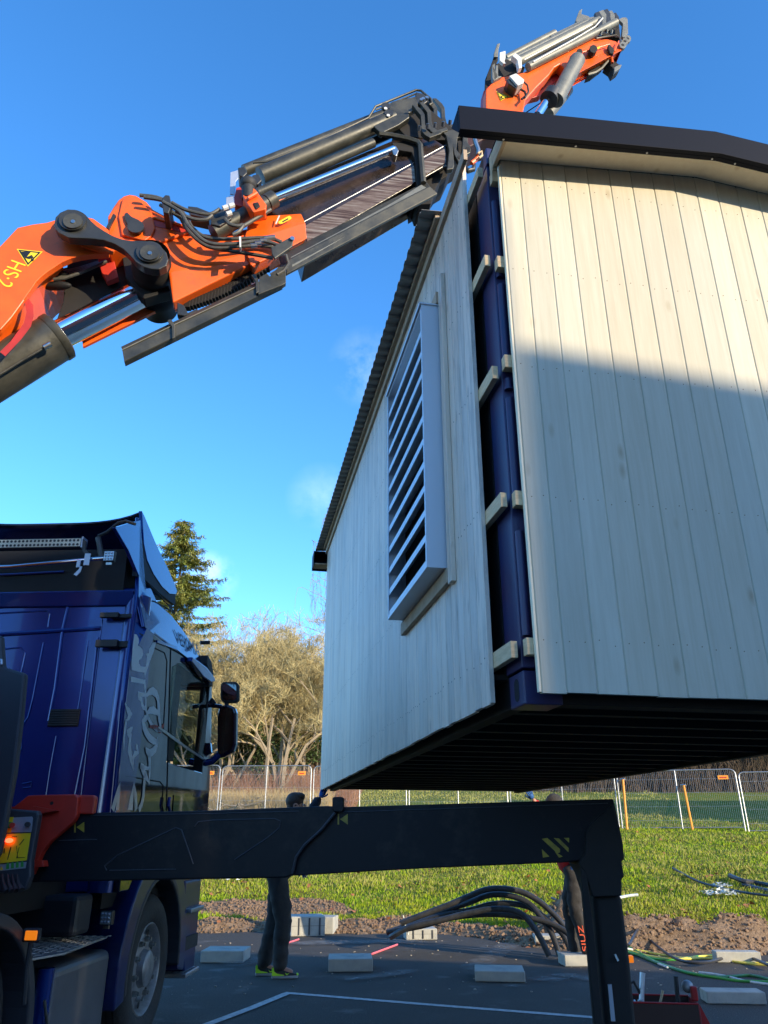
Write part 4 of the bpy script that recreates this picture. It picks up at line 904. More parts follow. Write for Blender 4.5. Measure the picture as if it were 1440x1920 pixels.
for px in (((20, 1588), (22, 1588), (15, 1612), (13.5, 1612)), ((31, 1586), (32, 1586), (34, 1608), (33, 1608)), ((36, 1588), (37, 1588), (32, 1609), (31, 1609)), ((32, 1608), (47, 1607), (47, 1608), (32, 1609)), ((36, 1584), (45, 1573), (46, 1574), (37, 1585)), ((22, 1569), (32, 1568), (32, 1569.5), (22, 1570.5)), ((8, 1590), (10, 1590), (9, 1600), (7, 1600))): pan(px, 'print', 'decal_black', .003)
tb(MB().disc(oy(20, 1547, YP-.003), (0, -1, 0), .016, .012, 16), 'button_ring', M['cable_g'], cp); tb(MB().disc(oy(24, 1547, YP-.015), (.25, -1, 0), .013, .02, 16), 'stop_button', M['redlamp'] if False else M['orange_dull'], cp)
tb(MB().disc(oy(53, 1546, YP-.003), (.2, -1, 0), .013, .025, 12), 'switch', M['rubber'], cp); tb(MB().blob(oy(17, 1576, YP-.012), .017, 3, 0, sc=(1.3, .5, .7)), 'red_light', M['redlamp'], cp)
for k, u in enumerate((4, 14, 23, 32)):
    tb(MB().tube([oy(u, 1640, YP-.01), oy(u+2, 1655, YP-.04), oy(u+8, 1672-k, YP-.06)], [.006, .007, .016], 10), 'lever', M['rubber'], cp)
tb(MB().prism([oy(u, v, YP-.12) for u, v in ((-60, 1200), (2, 1190), (6, 1250), (47, 1262), (40, 1340), (27, 1450), (12, 1530), (-2, 1600), (-60, 1700))], (0, .05, 0)), 'grey_cover', M['fender'], bevel=.015)
tb(MB().tube([oy(-6, 1236, YP-.14), oy(3, 1238, YP-.14), oy(3, 1246, YP-.14)], .008, 8), 'latch', M['alu'])
# column of the crane and rear body, left of the picture
tb(MB().bb((-2.3, -1.5, .9), (-.95, -.6, 2.4)), 'crane_base', M['orange'], bevel=.05)
tb(MB().lathe((-1.45, -1.15, 2.4), (0, 0, 1), [(0, .42), (.3, .42), (.32, .30), (2.0, .28)], 28), 'column', M['orange'])
tb(MB().bb((-2.5, -9.2, 1.05), (-.02, -2.3, 1.22)), 'load_bed', M['under'], bevel=.01); tb(MB().bb((-2.5, -2.3, 1.22), (-.02, -2.2, 2.5)), 'headboard', M['under'], bevel=.01)

# ================================================================ crane boom (in a vertical plane across the truck)
BO = Vector((-2.9, 4.2, 0)); bd = Vector((.989, .148, 0)).normalized(); bn = Vector((bd.y, -bd.x, 0))
def BP(u, v, w_=0): return toT(hit(u, v, BO+bn*w_, bn))
nb_ = toT(BO+bn)-toT(BO)                                     # lateral axis in truck coordinates, towards the camera
def slab(px, w0, th, name, m, parent=None, bevel=.006, seg=2): return tb(MB().prism([BP(u, v, w0) for u, v in px], -nb_*th), name, M[m] if isinstance(m, str) else m, parent, bevel=bevel, seg=seg)
def btube(px, w_, r, name, m, parent=None, n=14): return tb(MB().tube([BP(u, v, w_ if not isinstance(w_, list) else w_[i]) for i, (u, v) in enumerate(px)], r, n), name, M[m], parent)
def circ(u, v, r, n=20, a0=0, a1=360): return [(u+r*cos(RAD(a0+(a1-a0)*k/n)), v+r*sin(RAD(a0+(a1-a0)*k/n))) for k in range(n + (0 if a1-a0 == 360 else 1))]
def beam(edges, name, m, parent=None, bevel=.006, depth=None):            # near chain (top to bottom) of (u0,v0,u1,v1,w); mirrored to the far side
    A = []; B = []
    for (u0, v0, u1, v1, w_) in edges: A.append(BP(u0, v0, w_)); B.append(BP(u1, v1, w_))
    fa = [p-nb_*(depth or 2*e[4]) for p, e in zip(A, edges)]; fb = [p-nb_*(depth or 2*e[4]) for p, e in zip(B, edges)]
    ra = A+fa[::-1]; rb = B+fb[::-1]; n = len(ra)
    mb = MB().add(ra+rb, [tuple(range(n)), tuple(range(n, 2*n))]+[(i, (i+1) % n, n+(i+1) % n, n+i) for i in range(n)])
    return tb(mb, name, M[m] if isinstance(m, str) else m, parent, bevel=bevel)
def ppoly(px, w_, name, m, parent, th=.003): return tb(MB().prism([BP(u, v, w_) for u, v in px], nb_*th), name, M[m], parent)
def warn(tri, w_, parent):
    o = ppoly(tri, w_, 'warning_sign', 'decal_black', parent, .002); c = (sum(p[0] for p in tri)/3, sum(p[1] for p in tri)/3)
    sc = lambda k: [(c[0]+(p[0]-c[0])*k, c[1]+(p[1]-c[1])*k) for p in tri]
    ppoly(sc(1.16), w_-.001, 'sign_border', 'yellow', parent, .001); ppoly(sc(.76), w_+.0025, 'sign_field', 'yellow', parent, .001); return c
# --- inner arm
WB = .26
arm = slab([(-60, 540), (0, 462), (33, 427), (60, 421), (89, 417), (105, 412), (150, 404), (175, 410), (203, 430), (206, 460), (203, 475), (185, 476), (169, 477), (150, 480), (133, 484), (115, 492), (100, 502), (88, 510), (78, 518), (68, 528), (60, 540), (52, 551), (44, 562), (25, 588), (0, 618), (-60, 660)], WB, .05, 'main_boom', 'orange', bevel=.004)
slab([(-60, 540), (0, 462), (33, 427), (60, 421), (89, 417), (105, 412), (150, 404), (175, 410), (203, 430), (206, 460), (203, 475), (185, 476), (169, 477), (150, 480), (133, 484), (115, 492), (100, 502), (88, 510), (78, 518), (68, 528), (60, 540), (52, 551), (44, 562), (25, 588), (0, 618), (-60, 660)], -WB+.05, .05, 'far_plate', 'orange', arm, bevel=.004)
crv = [(150, 480), (133, 484), (115, 492), (100, 502), (88, 510), (78, 518), (68, 528), (60, 540), (52, 551), (44, 562), (25, 588), (0, 618), (-60, 690)]
ptsA = [BP(u, v, WB-.052) for u, v in crv]; ptsB = [p-nb_*(2*WB-.104) for p in ptsA]; k = len(crv)
mb = MB().add(ptsA+ptsB, [(i, i+1, k+i+1, k+i) for i in range(2, k-1)]); web = tb(mb, 'lower_web', M['orange'], arm, recalc=False); sdm = web.modifiers.new('t', 'SOLIDIFY'); sdm.thickness = .02
tpx = [(-60, 545), (0, 466), (34, 431), (89, 421), (120, 415)]; ptsA = [BP(u, v, WB-.052) for u, v in tpx]; ptsB = [p-nb_*(2*WB-.104) for p in ptsA]; k = len(tpx)
tb(MB().add(ptsA+ptsB, [(i, i+1, k+i+1, k+i) for i in range(k-1)]), 'upper_web', M['orange'], arm, recalc=False)
# oval holes in the web with hoses
for (u, v) in ((112, 512), (116, 534)):
    c = BP(u-10, v+2, .10); tb(MB().blob(c, .055, 3, 0, sc=(1.9, .6, .55)), 'hose_opening', M['dark'], arm)
for k in range(5): btube([(96+k, 512+k*3), (120, 506+k*4), (150, 500+k*3), (200, 486+k)], .02+.03*k, .012, 'hose', 'hose', arm, 8)
# raised rims and the round hole of the plate
hp = BP(58, 588, WB+.001)
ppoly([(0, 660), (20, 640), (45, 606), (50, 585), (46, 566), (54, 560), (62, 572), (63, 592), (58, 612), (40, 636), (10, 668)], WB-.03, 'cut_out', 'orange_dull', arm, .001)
for p_ in ([(0, 618), (20, 596), (44, 563)],): btube(p_, WB+.002, .006, 'weld_bead', 'orange', arm, 6)
ppoly([(155, 457), (158, 454), (190, 457), (215, 474), (212, 478), (185, 474), (156, 466), (153, 462)], WB+.001, 'cable_lug', 'orange', arm, .02)
c = warn([(34.5, 468.5), (76.5, 473), (52.5, 497)], WB+.002, arm)
ppoly([(40, 472), (58, 472), (50, 482), (60, 478), (63, 483), (55, 486), (48, 484)], WB+.006, 'sign_print', 'decal_black', arm, .001); ppoly([(58, 485), (64, 484), (63, 489), (58, 489)], WB+.006, 'sign_print', 'decal_black', arm, .001)
# lettering, upside down on the arm: "HS·2"
o0 = BP(33, 492, WB+.003); o1 = BP(3, 536, WB+.003); xd = (o1-o0).normalized(); up = nb_.cross(xd).normalized()
if up.dot(BP(40, 515, WB)-BP(15, 505, WB)) < 0: up = -up
o0 = BP(34, 491, WB+.003)-up*.0
def btext(s, org, xd, up, size, parent, m, fit=None):
    c = bpy.data.curves.new('t', 'FONT'); c.body = s; o = bpy.data.objects.new('tmp', c); COL.objects.link(o); bpy.context.view_layer.update()
    me = bpy.data.meshes.new_from_object(o.evaluated_get(bpy.context.evaluated_depsgraph_get())); bpy.data.objects.remove(o)
    X0 = min(v.co.x for v in me.vertices); X1 = max(v.co.x for v in me.vertices); sx = fit/(X1-X0) if fit else size
    vs = [org+xd*(v.co.x-X0)*sx+up*v.co.y*size for v in me.vertices]
    return tb(MB().add(vs, [list(p.vertices) for p in me.polygons]), 'lettering', M[m], parent, recalc=False)
btext('HS·2', BP(22, 487, WB+.003), xd, up, .145, arm, 'yellow', fit=(BP(22, 487, WB)-BP(-8, 532, WB)).length)
# --- lift cylinder and rod
cyl = btube([(-130, 772), (-40, 722), (104, 634)], 0, .162, 'cylinder', 'olive', None, 40)
a = BP(104, 634, 0); b = BP(-40, 722, 0); ax_ = (a-b).normalized()
tb(MB().lathe(a-ax_*.02, ax_, [(0, .163), (.01, .168), (.05, .168), (.06, .15), (.062, .09)], 40), 'cylinder_head', M['olive'], cyl)
tb(MB().tube([a+ax_*.05, BP(262, 552, 0)], .100, 32), 'piston_rod', M['chrome'], cyl)
c = BP(262, 552, 0); tb(MB().lathe(c-ax_*.03, ax_, [(0, .093), (.0, .096), (.035, .096), (.05, .07), (.16, .06)], 24), 'rod_eye', M['under'], cyl)
btube([(0, 702), (40, 677), (78, 655), (85, 650)], .165, .008, 'hydraulic_pipe', 'olive', cyl, 8); btube([(82, 652), (95, 645)], .17, .020, 'pipe_fitting', 'steel', cyl, 10)
# --- links and pins
def link(w0, th, name='link_arm'):
    up_ = circ(138, 421, 36, 18, 120, 330)
    lo_ = circ(280, 478, 36, 18, -60, 150)
    px = up_+[(180, 427), (200, 441), (225, 450), (250, 452), (270, 446)][:4]+[(262, 447)]+lo_+[(240, 484), (225, 468), (205, 457), (180, 449), (150, 447), (130, 447), (120, 452)]
    px = [(101, 421), (104, 407), (113, 398), (127, 392), (140, 393), (153, 397), (163, 405), (171, 414), (181, 423), (196, 433), (212, 442), (228, 448), (245, 451), (265, 451), (284, 452), (300, 460), (312, 473), (316, 487), (312, 498), (298, 505), (284, 504), (269, 500), (255, 491), (245, 480), (232, 467), (215, 457), (195, 450), (170, 447), (145, 446), (128, 445), (112, 437), (104, 430)]
    return slab(px, w0, th, name, 'black', bevel=.006)
lk = link(.40, .07); link(-.20, .07)
for (u, v, r) in ((137, 416, .085), (281, 475, .085)):
    tb(MB().disc(BP(u, v, .40), nb_, r, .02, 28), 'pin', M['black'], lk, bevel=.006); tb(MB().disc(BP(u, v, .42), nb_, r*.72, .012, 24), 'pin_cap', M['olive'], lk, bevel=.004); tb(MB().disc(BP(u, v, .431), nb_, .014, .006, 10), 'grease_nipple', M['steel'], lk)
a = BP(281, 478, .33); tb(MB().lathe(a, -nb_, [(0, .13), (.10, .128), (.12, .138), (.18, .138), (.2, .128), (.36, .128), (.38, .14), (.44, .14), (.46, .128), (.58, .128)], 32), 'pin_tube', M['under'], lk)
a = BP(137, 416, .33); tb(MB().disc(a, -nb_, .10, .10, 24), 'pin_tube', M['under'], lk)
# --- outer arm, orange part
oa = slab([(203, 474), (202, 405), (212, 388), (222, 374), (232, 367), (243, 364), (255, 366), (275, 378), (287, 392), (300, 399), (360, 430), (372, 436), (420, 442), (480, 438), (500, 430), (470, 470), (424, 478), (382, 481), (319, 511), (300, 520), (290, 505), (270, 448)], .22, .44, 'outer_boom', 'orange', bevel=.012)
beam([(290, 470, 500, 420, .20), (319, 511, 484, 470, .235), (324, 567, 486, 488, .21)], 'lower_flange', 'orange', oa, .008, depth=.09)
beam([(150, 600, 312, 530, -.10), (154, 634, 318, 556, -.09), (155, 650, 324, 567, -.09)], 'lower_flange', 'orange', oa, .004, depth=.03)
slab([(225, 455), (300, 500), (320, 545), (270, 560), (235, 520)], .12, .10, 'gap_shade_plate', 'dark', oa)  # dark sheet stands for the shade in the gap behind the link
slab([(128, 484), (150, 478), (200, 474), (262, 500), (262, 540), (240, 556), (180, 585), (112, 622), (104, 604), (118, 566), (122, 524)], .05, .06, 'gap_shade_plate', 'under', arm)  # dark slab put in for the shade between link and rod
slab([(183, 484), (212, 480), (222, 520), (200, 528), (190, 510)], .12, .05, 'strut', 'orange_dull', arm)
slab([(104, 600), (200, 556), (262, 540), (262, 560), (160, 612), (108, 640)], .02, .05, 'far_web', 'orange_dull', arm)  # duller orange stands for shade on the far plate
# boss with retaining plate
slab([(229, 373), (243, 366), (262, 376), (285, 398), (291, 428), (284, 442), (272, 451), (228, 440), (222, 405)], .24, .02, 'pivot_boss', 'orange', oa, bevel=.008)
ppoly([(234, 405), (239, 402), (247, 410), (262, 417), (268, 425), (262, 437), (250, 440), (244, 432), (236, 416)], .241, 'retaining_plate', 'black', oa, .02)
tb(MB().disc(BP(255, 428, .26), nb_, .055, .02, 24), 'pin', M['black'], oa, bevel=.004)
ppoly([(213, 404), (218, 407), (205, 433), (200, 430)], .245, 'stay', 'black', oa, .02)
# triangular recess and ribs
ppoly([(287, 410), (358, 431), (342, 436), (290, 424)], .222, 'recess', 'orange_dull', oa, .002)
btube([(300, 454), (330, 444), (362, 432)], .23, .012, 'weld_rib', 'orange', oa, 8); btube([(286, 407), (330, 420), (362, 430)], .23, .012, 'weld_rib', 'orange', oa, 8)
# collar (hexagonal end of the orange part)
beam([(462, 405, 560, 398, .10), (470, 408, 565, 401, .20), (455, 455, 573, 418, .26), (470, 500, 576, 448, .24), (475, 502, 549, 462, .22)], 'collar', 'orange', oa, .012, depth=.14)
ppoly([(522, 416), (538, 407), (543, 405), (547, 409), (544, 412), (528, 420), (523, 420)], .272, 'inspection_label', 'yellow', oa, .003)
ppoly([(529, 415), (540, 409), (541, 411), (530, 417)], .2755, 'label_print', 'decal_black', oa, .001)
ppoly([(516, 420), (523, 404), (525, 405), (518, 421)], .27, 'weld_mark', 'white_decal', oa, .004)
# --- telescopic section: worn dark hexagonal box
def worn_mat():
    m = bpy.data.materials.new('worn_slide_steel'); m.use_nodes = True; t = m.node_tree; p = t.nodes['Principled BSDF']; n_ = t.nodes.new; l_ = t.links.new
    tcn = n_('ShaderNodeTexCoord'); mp = n_('ShaderNodeMapping'); mp.inputs['Rotation'].default_value = (0, RAD(33), 0); mp.inputs['Scale'].default_value = (.7, 7, 40); l_(tcn.outputs['Object'], mp.inputs[0])
    n1 = n_('ShaderNodeTexNoise'); n1.inputs['Scale'].default_value = 1.3; n1.inputs['Detail'].default_value = 6; n1.inputs['Roughness'].default_value = .7; l_(mp.outputs[0], n1.inputs['Vector'])
    r = n_('ShaderNodeValToRGB'); e = r.color_ramp; e.elements[0].position = .38; e.elements[0].color = (.06, .03, .02, 1); e.elements[1].position = .66; e.elements[1].color = (.42, .36, .27, 1)
    x = e.elements.new(.5); x.color = (.20, .13, .09, 1); l_(n1.outputs[0], r.inputs[0]); l_(r.outputs[0], p.inputs['Base Color']); p.inputs['Roughness'].default_value = .38; p.inputs['Metallic'].default_value = .45
    return m
WM = worn_mat(); M['tele'] = mat('greasy_black_slide', (.018, .013, .010), .22, .1, .3, var=(.05, .03, .02), vscale=6, bump=.12, bscale=30, r2=.38)
te = beam([(480, 372, 780, 245, .11), (490, 392, 800, 252, .17), (560, 420, 836, 275, .205), (570, 462, 838, 309, .20), (575, 470, 838, 318, .02)], 'telescopic_boom', 'tele')
def band(px, w_, name): return tb(MB().prism([BP(u, v, w_) for u, v in px], nb_*.003), name, WM, te)
band([(568, 426), (776, 311), (779, 341), (577, 456)], .206, 'worn_strip'); band([(794, 301), (834, 279), (836, 305), (796, 329)], .206, 'worn_strip')
btube([(566, 418), (776, 305)], .203, .004, 'edge_glint', 'zinc', te, 6); btube([(792, 296), (836, 272)], .203, .004, 'edge_glint', 'zinc', te, 6)  # thin bright rods imitate the specular line along the box edge
# collar frame bracket
btube([(711, 251), (735, 254), (765, 260), (783, 266), (788, 272), (790, 300), (794, 343)], .26, .022, 'bracket_frame', 'olive', te, 6)
slab([(760, 262), (785, 268), (788, 300), (792, 344), (782, 350), (778, 300), (772, 285), (740, 280), (735, 268)], .235, .40, 'collar_plate', 'under', te)
# extension cylinder with chrome rod, near side
c1 = btube([(400, 437), (512, 374)], .27, .058, 'extension_cylinder', 'olive', te, 24)
btube([(500, 381), (514, 373)], .27, .064, 'cylinder_head', 'olive', c1, 24); btube([(512, 374), (738, 281)], .27, .034, 'piston_rod', 'chrome', c1, 20)
btube([(450, 428), (508, 393)], .34, .014, 'hydraulic_pipe', 'hose', c1, 8)
slab([(733, 276), (742, 272), (748, 282), (744, 292), (738, 290)], .30, .07, 'rod_clamp', 'steel', te)
# pipes on top of the boom
for (px, w_, r, m) in ((((488, 330), (738, 222)), .17, .066, 'olive'), (((458, 320), (722, 215)), .05, .045, 'olive'), (((483, 362), (700, 268)), .22, .036, 'olive'), (((500, 352), (735, 246)), .02, .05, 'black')):
    btube(px, w_, r, 'boom_pipe', m, te, 24)
btube([(474, 305), (500, 303), (600, 264), (691, 221), (704, 200), (780, 169), (789, 170), (808, 186), (810, 194), (805, 197)], .16, .010, 'guard_rail', 'olive', te, 8)
btube([(705, 206), (782, 175), (800, 190)], .08, .008, 'guard_rail', 'olive', te, 8)
for (u, v) in ((452, 322), (479, 336)): slab([(u-6, v-8), (u+6, v-10), (u+12, v+2), (u+4, v+10), (u-4, v+6)], .22, .12, 'pipe_end', 'black', te)
slab([(432, 323), (448, 318), (450, 330), (442, 340), (440, 364), (431, 364)], .05, .01, 'guard_plate', 'alu', te, .002); slab([(424, 370), (445, 362), (445, 384), (424, 388)], .05, .01, 'guard_plate', 'alu', te, .002)
# flat side plates near the head
slab([(705, 228), (735, 190), (782, 180), (784, 200), (762, 215), (740, 222), (722, 236)], .20, .05, 'head_plate', 'olive', te)
for (u, v, m) in ((723, 204, 'black'), (728, 217, 'orange_dull')):
    tb(MB().disc(BP(u, v, .21), nb_, .036, .03, 20), 'roller', M['black'], te, bevel=.003); tb(MB().disc(BP(u, v, .24), nb_, .014, .006, 12), 'bolt', M['white_decal'], te)
slab([(700, 236), (745, 214), (767, 213), (768, 220), (748, 234), (715, 250)], .24, .05, 'head_plate', 'olive', te)
slab([(740, 232), (800, 200), (850, 240), (848, 262), (820, 262), (760, 255)], .18, .34, 'head_block', 'under', te)
# stepped S-shaped end brackets
def sbr(dx, w0, dy=0):
    px = [(773, 196), (780, 196), (791, 206), (796, 214), (797, 232), (800, 243), (808, 250), (826, 244), (828, 250), (806, 258), (797, 253), (791, 246), (789, 216), (784, 210)]
    return slab([(u+dx, v+dy) for u, v in px], w0, .045, 'end_bracket', 'olive', te, .003)
sbr(0, .27); sbr(12, .21, -6); sbr(24, .15, -12); sbr(38, .09, -12)
for (u, v) in ((786, 245), (801, 241), (815, 239), (830, 237), (843, 234)):
    tb(MB().disc(BP(u, v, .29), (nb_+Vector((0, 0, .6))), .014, .035, 8), 'bolt', M['steel'], te)
for (u, v) in ((793, 188), (800, 186), (789, 190)): tb(MB().disc(BP(u, v, .27), nb_, .014, .02, 8), 'bolt', M['steel'], te)
slab([(780, 172), (796, 176), (802, 190), (790, 198), (778, 190)], .20, .25, 'valve_block', 'black', te)
# nose with lifting lugs
slab([(836, 252), (848, 262), (852, 310), (850, 316), (838, 318), (842, 282)], .24, .05, 'nose_frame', 'olive', te)
slab([(828, 246), (848, 243), (876, 246), (878, 268), (884, 276), (882, 286), (874, 290), (866, 284), (868, 256), (858, 258), (856, 280), (868, 294), (868, 300), (860, 304), (852, 290), (846, 262)], .20, .04, 'nose_lug', 'olive', te)
for (u, v) in ((877, 279), (862, 295)): tb(MB().disc(BP(u, v, .201), nb_, .018, .002, 14), 'hole', M['dark'], te)
slab([(828, 246), (876, 240), (890, 262), (880, 284), (852, 300), (838, 330), (812, 346), (800, 344), (800, 300)], .10, .26, 'nose_block', 'under', te)
slab([(795, 340), (832, 322), (826, 338), (818, 350), (808, 382), (786, 383), (780, 366)], .12, .24, 'nose_block', 'under', te)
# lower guide channel and cable tray
ch = beam([(528, 476, 800, 340, .22), (538, 490, 806, 350, .26), (538, 513, 820, 362, .25), (535, 515, 820, 364, .245)], 'guide_channel', 'olive', te, .004, depth=.02)
slab([(545, 482), (640, 432), (735, 380), (790, 346), (800, 352), (740, 392), (640, 448), (548, 500)], .255, .02, 'channel_lip', 'greysteel', te, .002)
slab([(480, 490), (560, 455), (640, 420), (800, 345), (800, 352), (640, 436), (540, 490), (490, 508)], .10, .03, 'chain_gap', 'dark', te)
tray = beam([(227, 650, 480, 530, .25), (229, 655, 530, 514, .28), (233, 677, 530, 533, .28), (233, 679, 530, 534, .275)], 'cable_tray', 'olive', te, .004, depth=.05)
btube([(229, 656), (320, 612), (480, 538)], .285, .004, 'tray_rib', 'greysteel', tray, 6)
for (u, v) in ((322, 606), (479, 521)):
    slab([(u-8, v-6), (u-1, v-8), (u+6, v+4), (u+6, v+26), (u+1, v+29), (u, v+6)], .30, .03, 'tray_strap', 'olive', tray, .003)
slab([(486, 520), (500, 512), (506, 518), (522, 500), (536, 500), (536, 530), (530, 534), (484, 552)], .30, .04, 'tray_end', 'olive', tray, .003)
slab([(332, 566), (345, 572), (352, 586), (370, 578), (372, 584), (346, 592), (332, 590)], .22, .05, 'tray_hook', 'black', te)
mb = MB(); 
for k in range(26):
    t = k/25; u = lerp(352, 500, t); v = lerp(572, 500, t)+14*sin(pi*t)*.6; mb.box(BP(u, v, .12), (.045, .05, .07))
o = tb(mb, 'energy_chain', M['under'], te, bevel=.004); o['kind'] = 'stuff'
# hoses sagging along the orange arm
hs = [[(262, 366), (300, 372), (340, 395), (355, 425), (380, 450), (420, 462), (470, 458), (500, 457), (530, 465)],
      [(270, 370), (310, 378), (345, 402), (362, 428), (390, 446), (440, 448), (500, 446), (528, 454)],
      [(300, 384), (335, 405), (352, 432), (385, 460), (430, 470), (480, 478), (512, 484)],
      [(310, 390), (342, 412), (358, 438), (395, 464), (450, 462), (500, 462), (530, 470)],
      [(322, 380), (350, 394), (390, 402), (412, 392)], [(330, 396), (360, 410), (385, 412), (398, 404)],
      [(305, 378), (338, 398), (356, 426), (388, 454), (430, 458), (490, 452), (522, 460)],
      [(422, 410), (430, 420), (445, 424), (456, 422), (448, 434), (436, 440)]]
for i, px in enumerate(hs):
    mb = MB(); n = len(px); sp = []
    for j in range(n-1):                                     # Catmull-Rom
        p0, p1, p2, p3 = [BP(*px[min(max(q, 0), n-1)], .30+.02*i) for q in (j-1, j, j+1, j+2)]
        for q in range(6):
            t = q/6; sp.append(.5*((2*p1)+(-p0+p2)*t+(2*p0-5*p1+4*p2-p3)*t*t+(-p0+3*p1-3*p2+p3)*t**3))
    sp.append(BP(*px[-1], .30+.02*i)); mb.tube(sp, .013, 8); tb(mb, 'hose', M['hose'], oa)
for k in range(5): btube([(536-k*3, 478), (541-k*3, 495), (532-k*3, 508), (520-k*3, 515)], .30-.02*k, .011, 'hose', 'hose', te, 8)
for (u, v) in ((478, 457), (488, 452), (470, 461), (495, 447), (504, 446)): btube([(u, v), (u+12, v-1)], .42, .017, 'hose_fitting', 'steel', oa, 8)
slab([(303, 372), (310, 365), (318, 366), (322, 385), (316, 400), (306, 398)], .42, .16, 'hose_clamp', 'black', oa); slab([(448, 443), (452, 443), (452, 463), (449, 463)], .45, .05, 'hose_clamp', 'white_decal', oa, .002)
slab([(508, 464), (546, 443), (550, 450), (548, 462), (515, 485), (510, 476)], .46, .02, 'hose_guard', 'olive', te, .006); tb(MB().disc(BP(548, 448, .465), nb_, .016, .01, 12), 'bolt', M['steel'], te)
slab([(395, 405), (425, 385), (435, 395), (434, 410), (412, 424), (395, 420)], .34, .12, 'valve_block', 'black', te)
slab([(352, 386), (370, 388), (395, 398), (392, 410), (356, 402)], .10, .12, 'valve_block', 'black', oa)
for (u, v) in ((418, 391), (430, 387), (425, 402)): btube([(u, v), (u+9, v-3)], .40, .018, 'valve_fitting', 'white_decal', te, 8)
# orange lifting bracket with black roller
lb_ = slab([(443, 352), (450, 350), (462, 356), (478, 372), (495, 392), (500, 390), (500, 396), (474, 400), (460, 388), (440, 384), (439, 370)], .30, .10, 'roller_bracket', 'orange_dull', te, .004)
slab([(455, 366), (475, 352), (480, 356), (500, 384), (498, 392), (475, 398), (463, 380)], .40, .10, 'roller_bracket', 'orange', te, .006)
slab([(474, 380), (484, 378), (488, 386), (480, 392)], .41, .02, 'bracket_opening', 'dark', te); btube([(465, 372), (482, 362)], .42, .014, 'bracket_bar', 'orange', te, 8)
tb(MB().lathe(BP(465, 343, .38)+Vector((0, 0, .02)), Vector((.05, .1, -1)), [(0, 0), (0, .052), (.02, .06), (.05, .056), (.06, .046), (.16, .044)], 24), 'roller', M['rubber'], te)
# hook and shackles at the boom nose
btube([(890, 262), (893, 272), (897, 282), (896, 292)], .22, .02, 'shackle', 'steel', te, 8); btube([(896, 288), (903, 284), (904, 292), (898, 296)], .24, .010, 'shackle', 'lumber', te, 8)
btube([(874, 302), (872, 314), (878, 321), (887, 318), (890, 308)], .20, [.012, .018, .022, .02, .012], 'hook', 'black', te, 10); btube([(884, 306), (892, 300), (896, 295)], .21, .018, 'hook_tip', 'orange', te, 8)

# --- fly jib
jb = slab([(911, 212), (911, 168), (925, 152), (941, 144), (980, 136), (1040, 103), (1062, 96), (1085, 84), (1098, 76), (1112, 71), (1140, 73), (1156, 77), (1162, 84), (1164, 92), (1150, 103), (1130, 110), (1110, 118), (1076, 141), (1050, 120), (1040, 126), (1030, 140), (1005, 165), (986, 187), (980, 214)], .17, .10, 'fly_jib', 'orange', bevel=.010)
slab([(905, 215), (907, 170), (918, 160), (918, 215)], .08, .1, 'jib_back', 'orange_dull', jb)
slab([(1000, 160), (1040, 108), (1062, 104), (1082, 112), (1074, 140), (1046, 150), (1012, 180), (988, 186)], .06, .06, 'jib_web', 'orange_dull', jb)  # duller orange imitates the shadowed underside of the jib
beam([(1080, 116, 1164, 78, .16), (1078, 141, 1166, 94, .19), (1078, 142, 1164, 97, .10)], 'jib_section', 'orange', jb, .006, depth=.12)
btube([(1092, 98), (1143, 83)], .20, .006, 'weld_rib', 'orange', jb, 6); btube([(1152, 96), (1160, 77)], .20, .006, 'weld_rib', 'orange', jb, 6)
warn([(932, 172.5), (953, 181), (939, 188)], .175, jb); ppoly([(938, 181), (943, 179), (941, 183), (944, 184), (940, 185)], .179, 'sign_print', 'decal_black', jb, .001)
ppoly([(1118, 90), (1124, 87), (1125, 90), (1120, 93)], .205, 'small_label', 'yellow', jb, .002)
btube([(1042, 188), (1083, 112)], .22, .068, 'jib_cylinder', 'greysteel', jb, 28); btube([(1008, 216), (1030, 182)], .22, .034, 'piston_rod', 'chrome', jb, 16); btube([(1029, 187), (1036, 176)], .22, .078, 'cylinder_head', 'black', jb, 24)
btube([(1028, 214), (1064, 168)], -.12, .055, 'jib_cylinder', 'greysteel', jb, 24); slab([(1058, 158), (1066, 146), (1075, 152), (1074, 162), (1058, 164)], .0, .1, 'cylinder_lug', 'orange', jb)
for (px, w_, r) in ((((968, 117), (1122, 39)), .16, .042), (((990, 126), (1155, 42)), .20, .036), (((948, 110), (1040, 62)), .02, .032), (((940, 122), (1100, 42)), .04, .03)): btube(px, w_, r, 'jib_pipe', 'greysteel', jb, 20)
slab([(1032, 66), (1098, 34), (1118, 30), (1120, 36), (1040, 76)], .05, .03, 'flat_bar', 'greysteel', jb, .002)
for (px) in ([(983, 112), (1048, 78), (1084, 60), (1110, 46)], [(1000, 116), (1076, 74), (1116, 50), (1130, 34)]): btube(px, .24, .007, 'thin_pipe', 'white_decal', jb, 6)
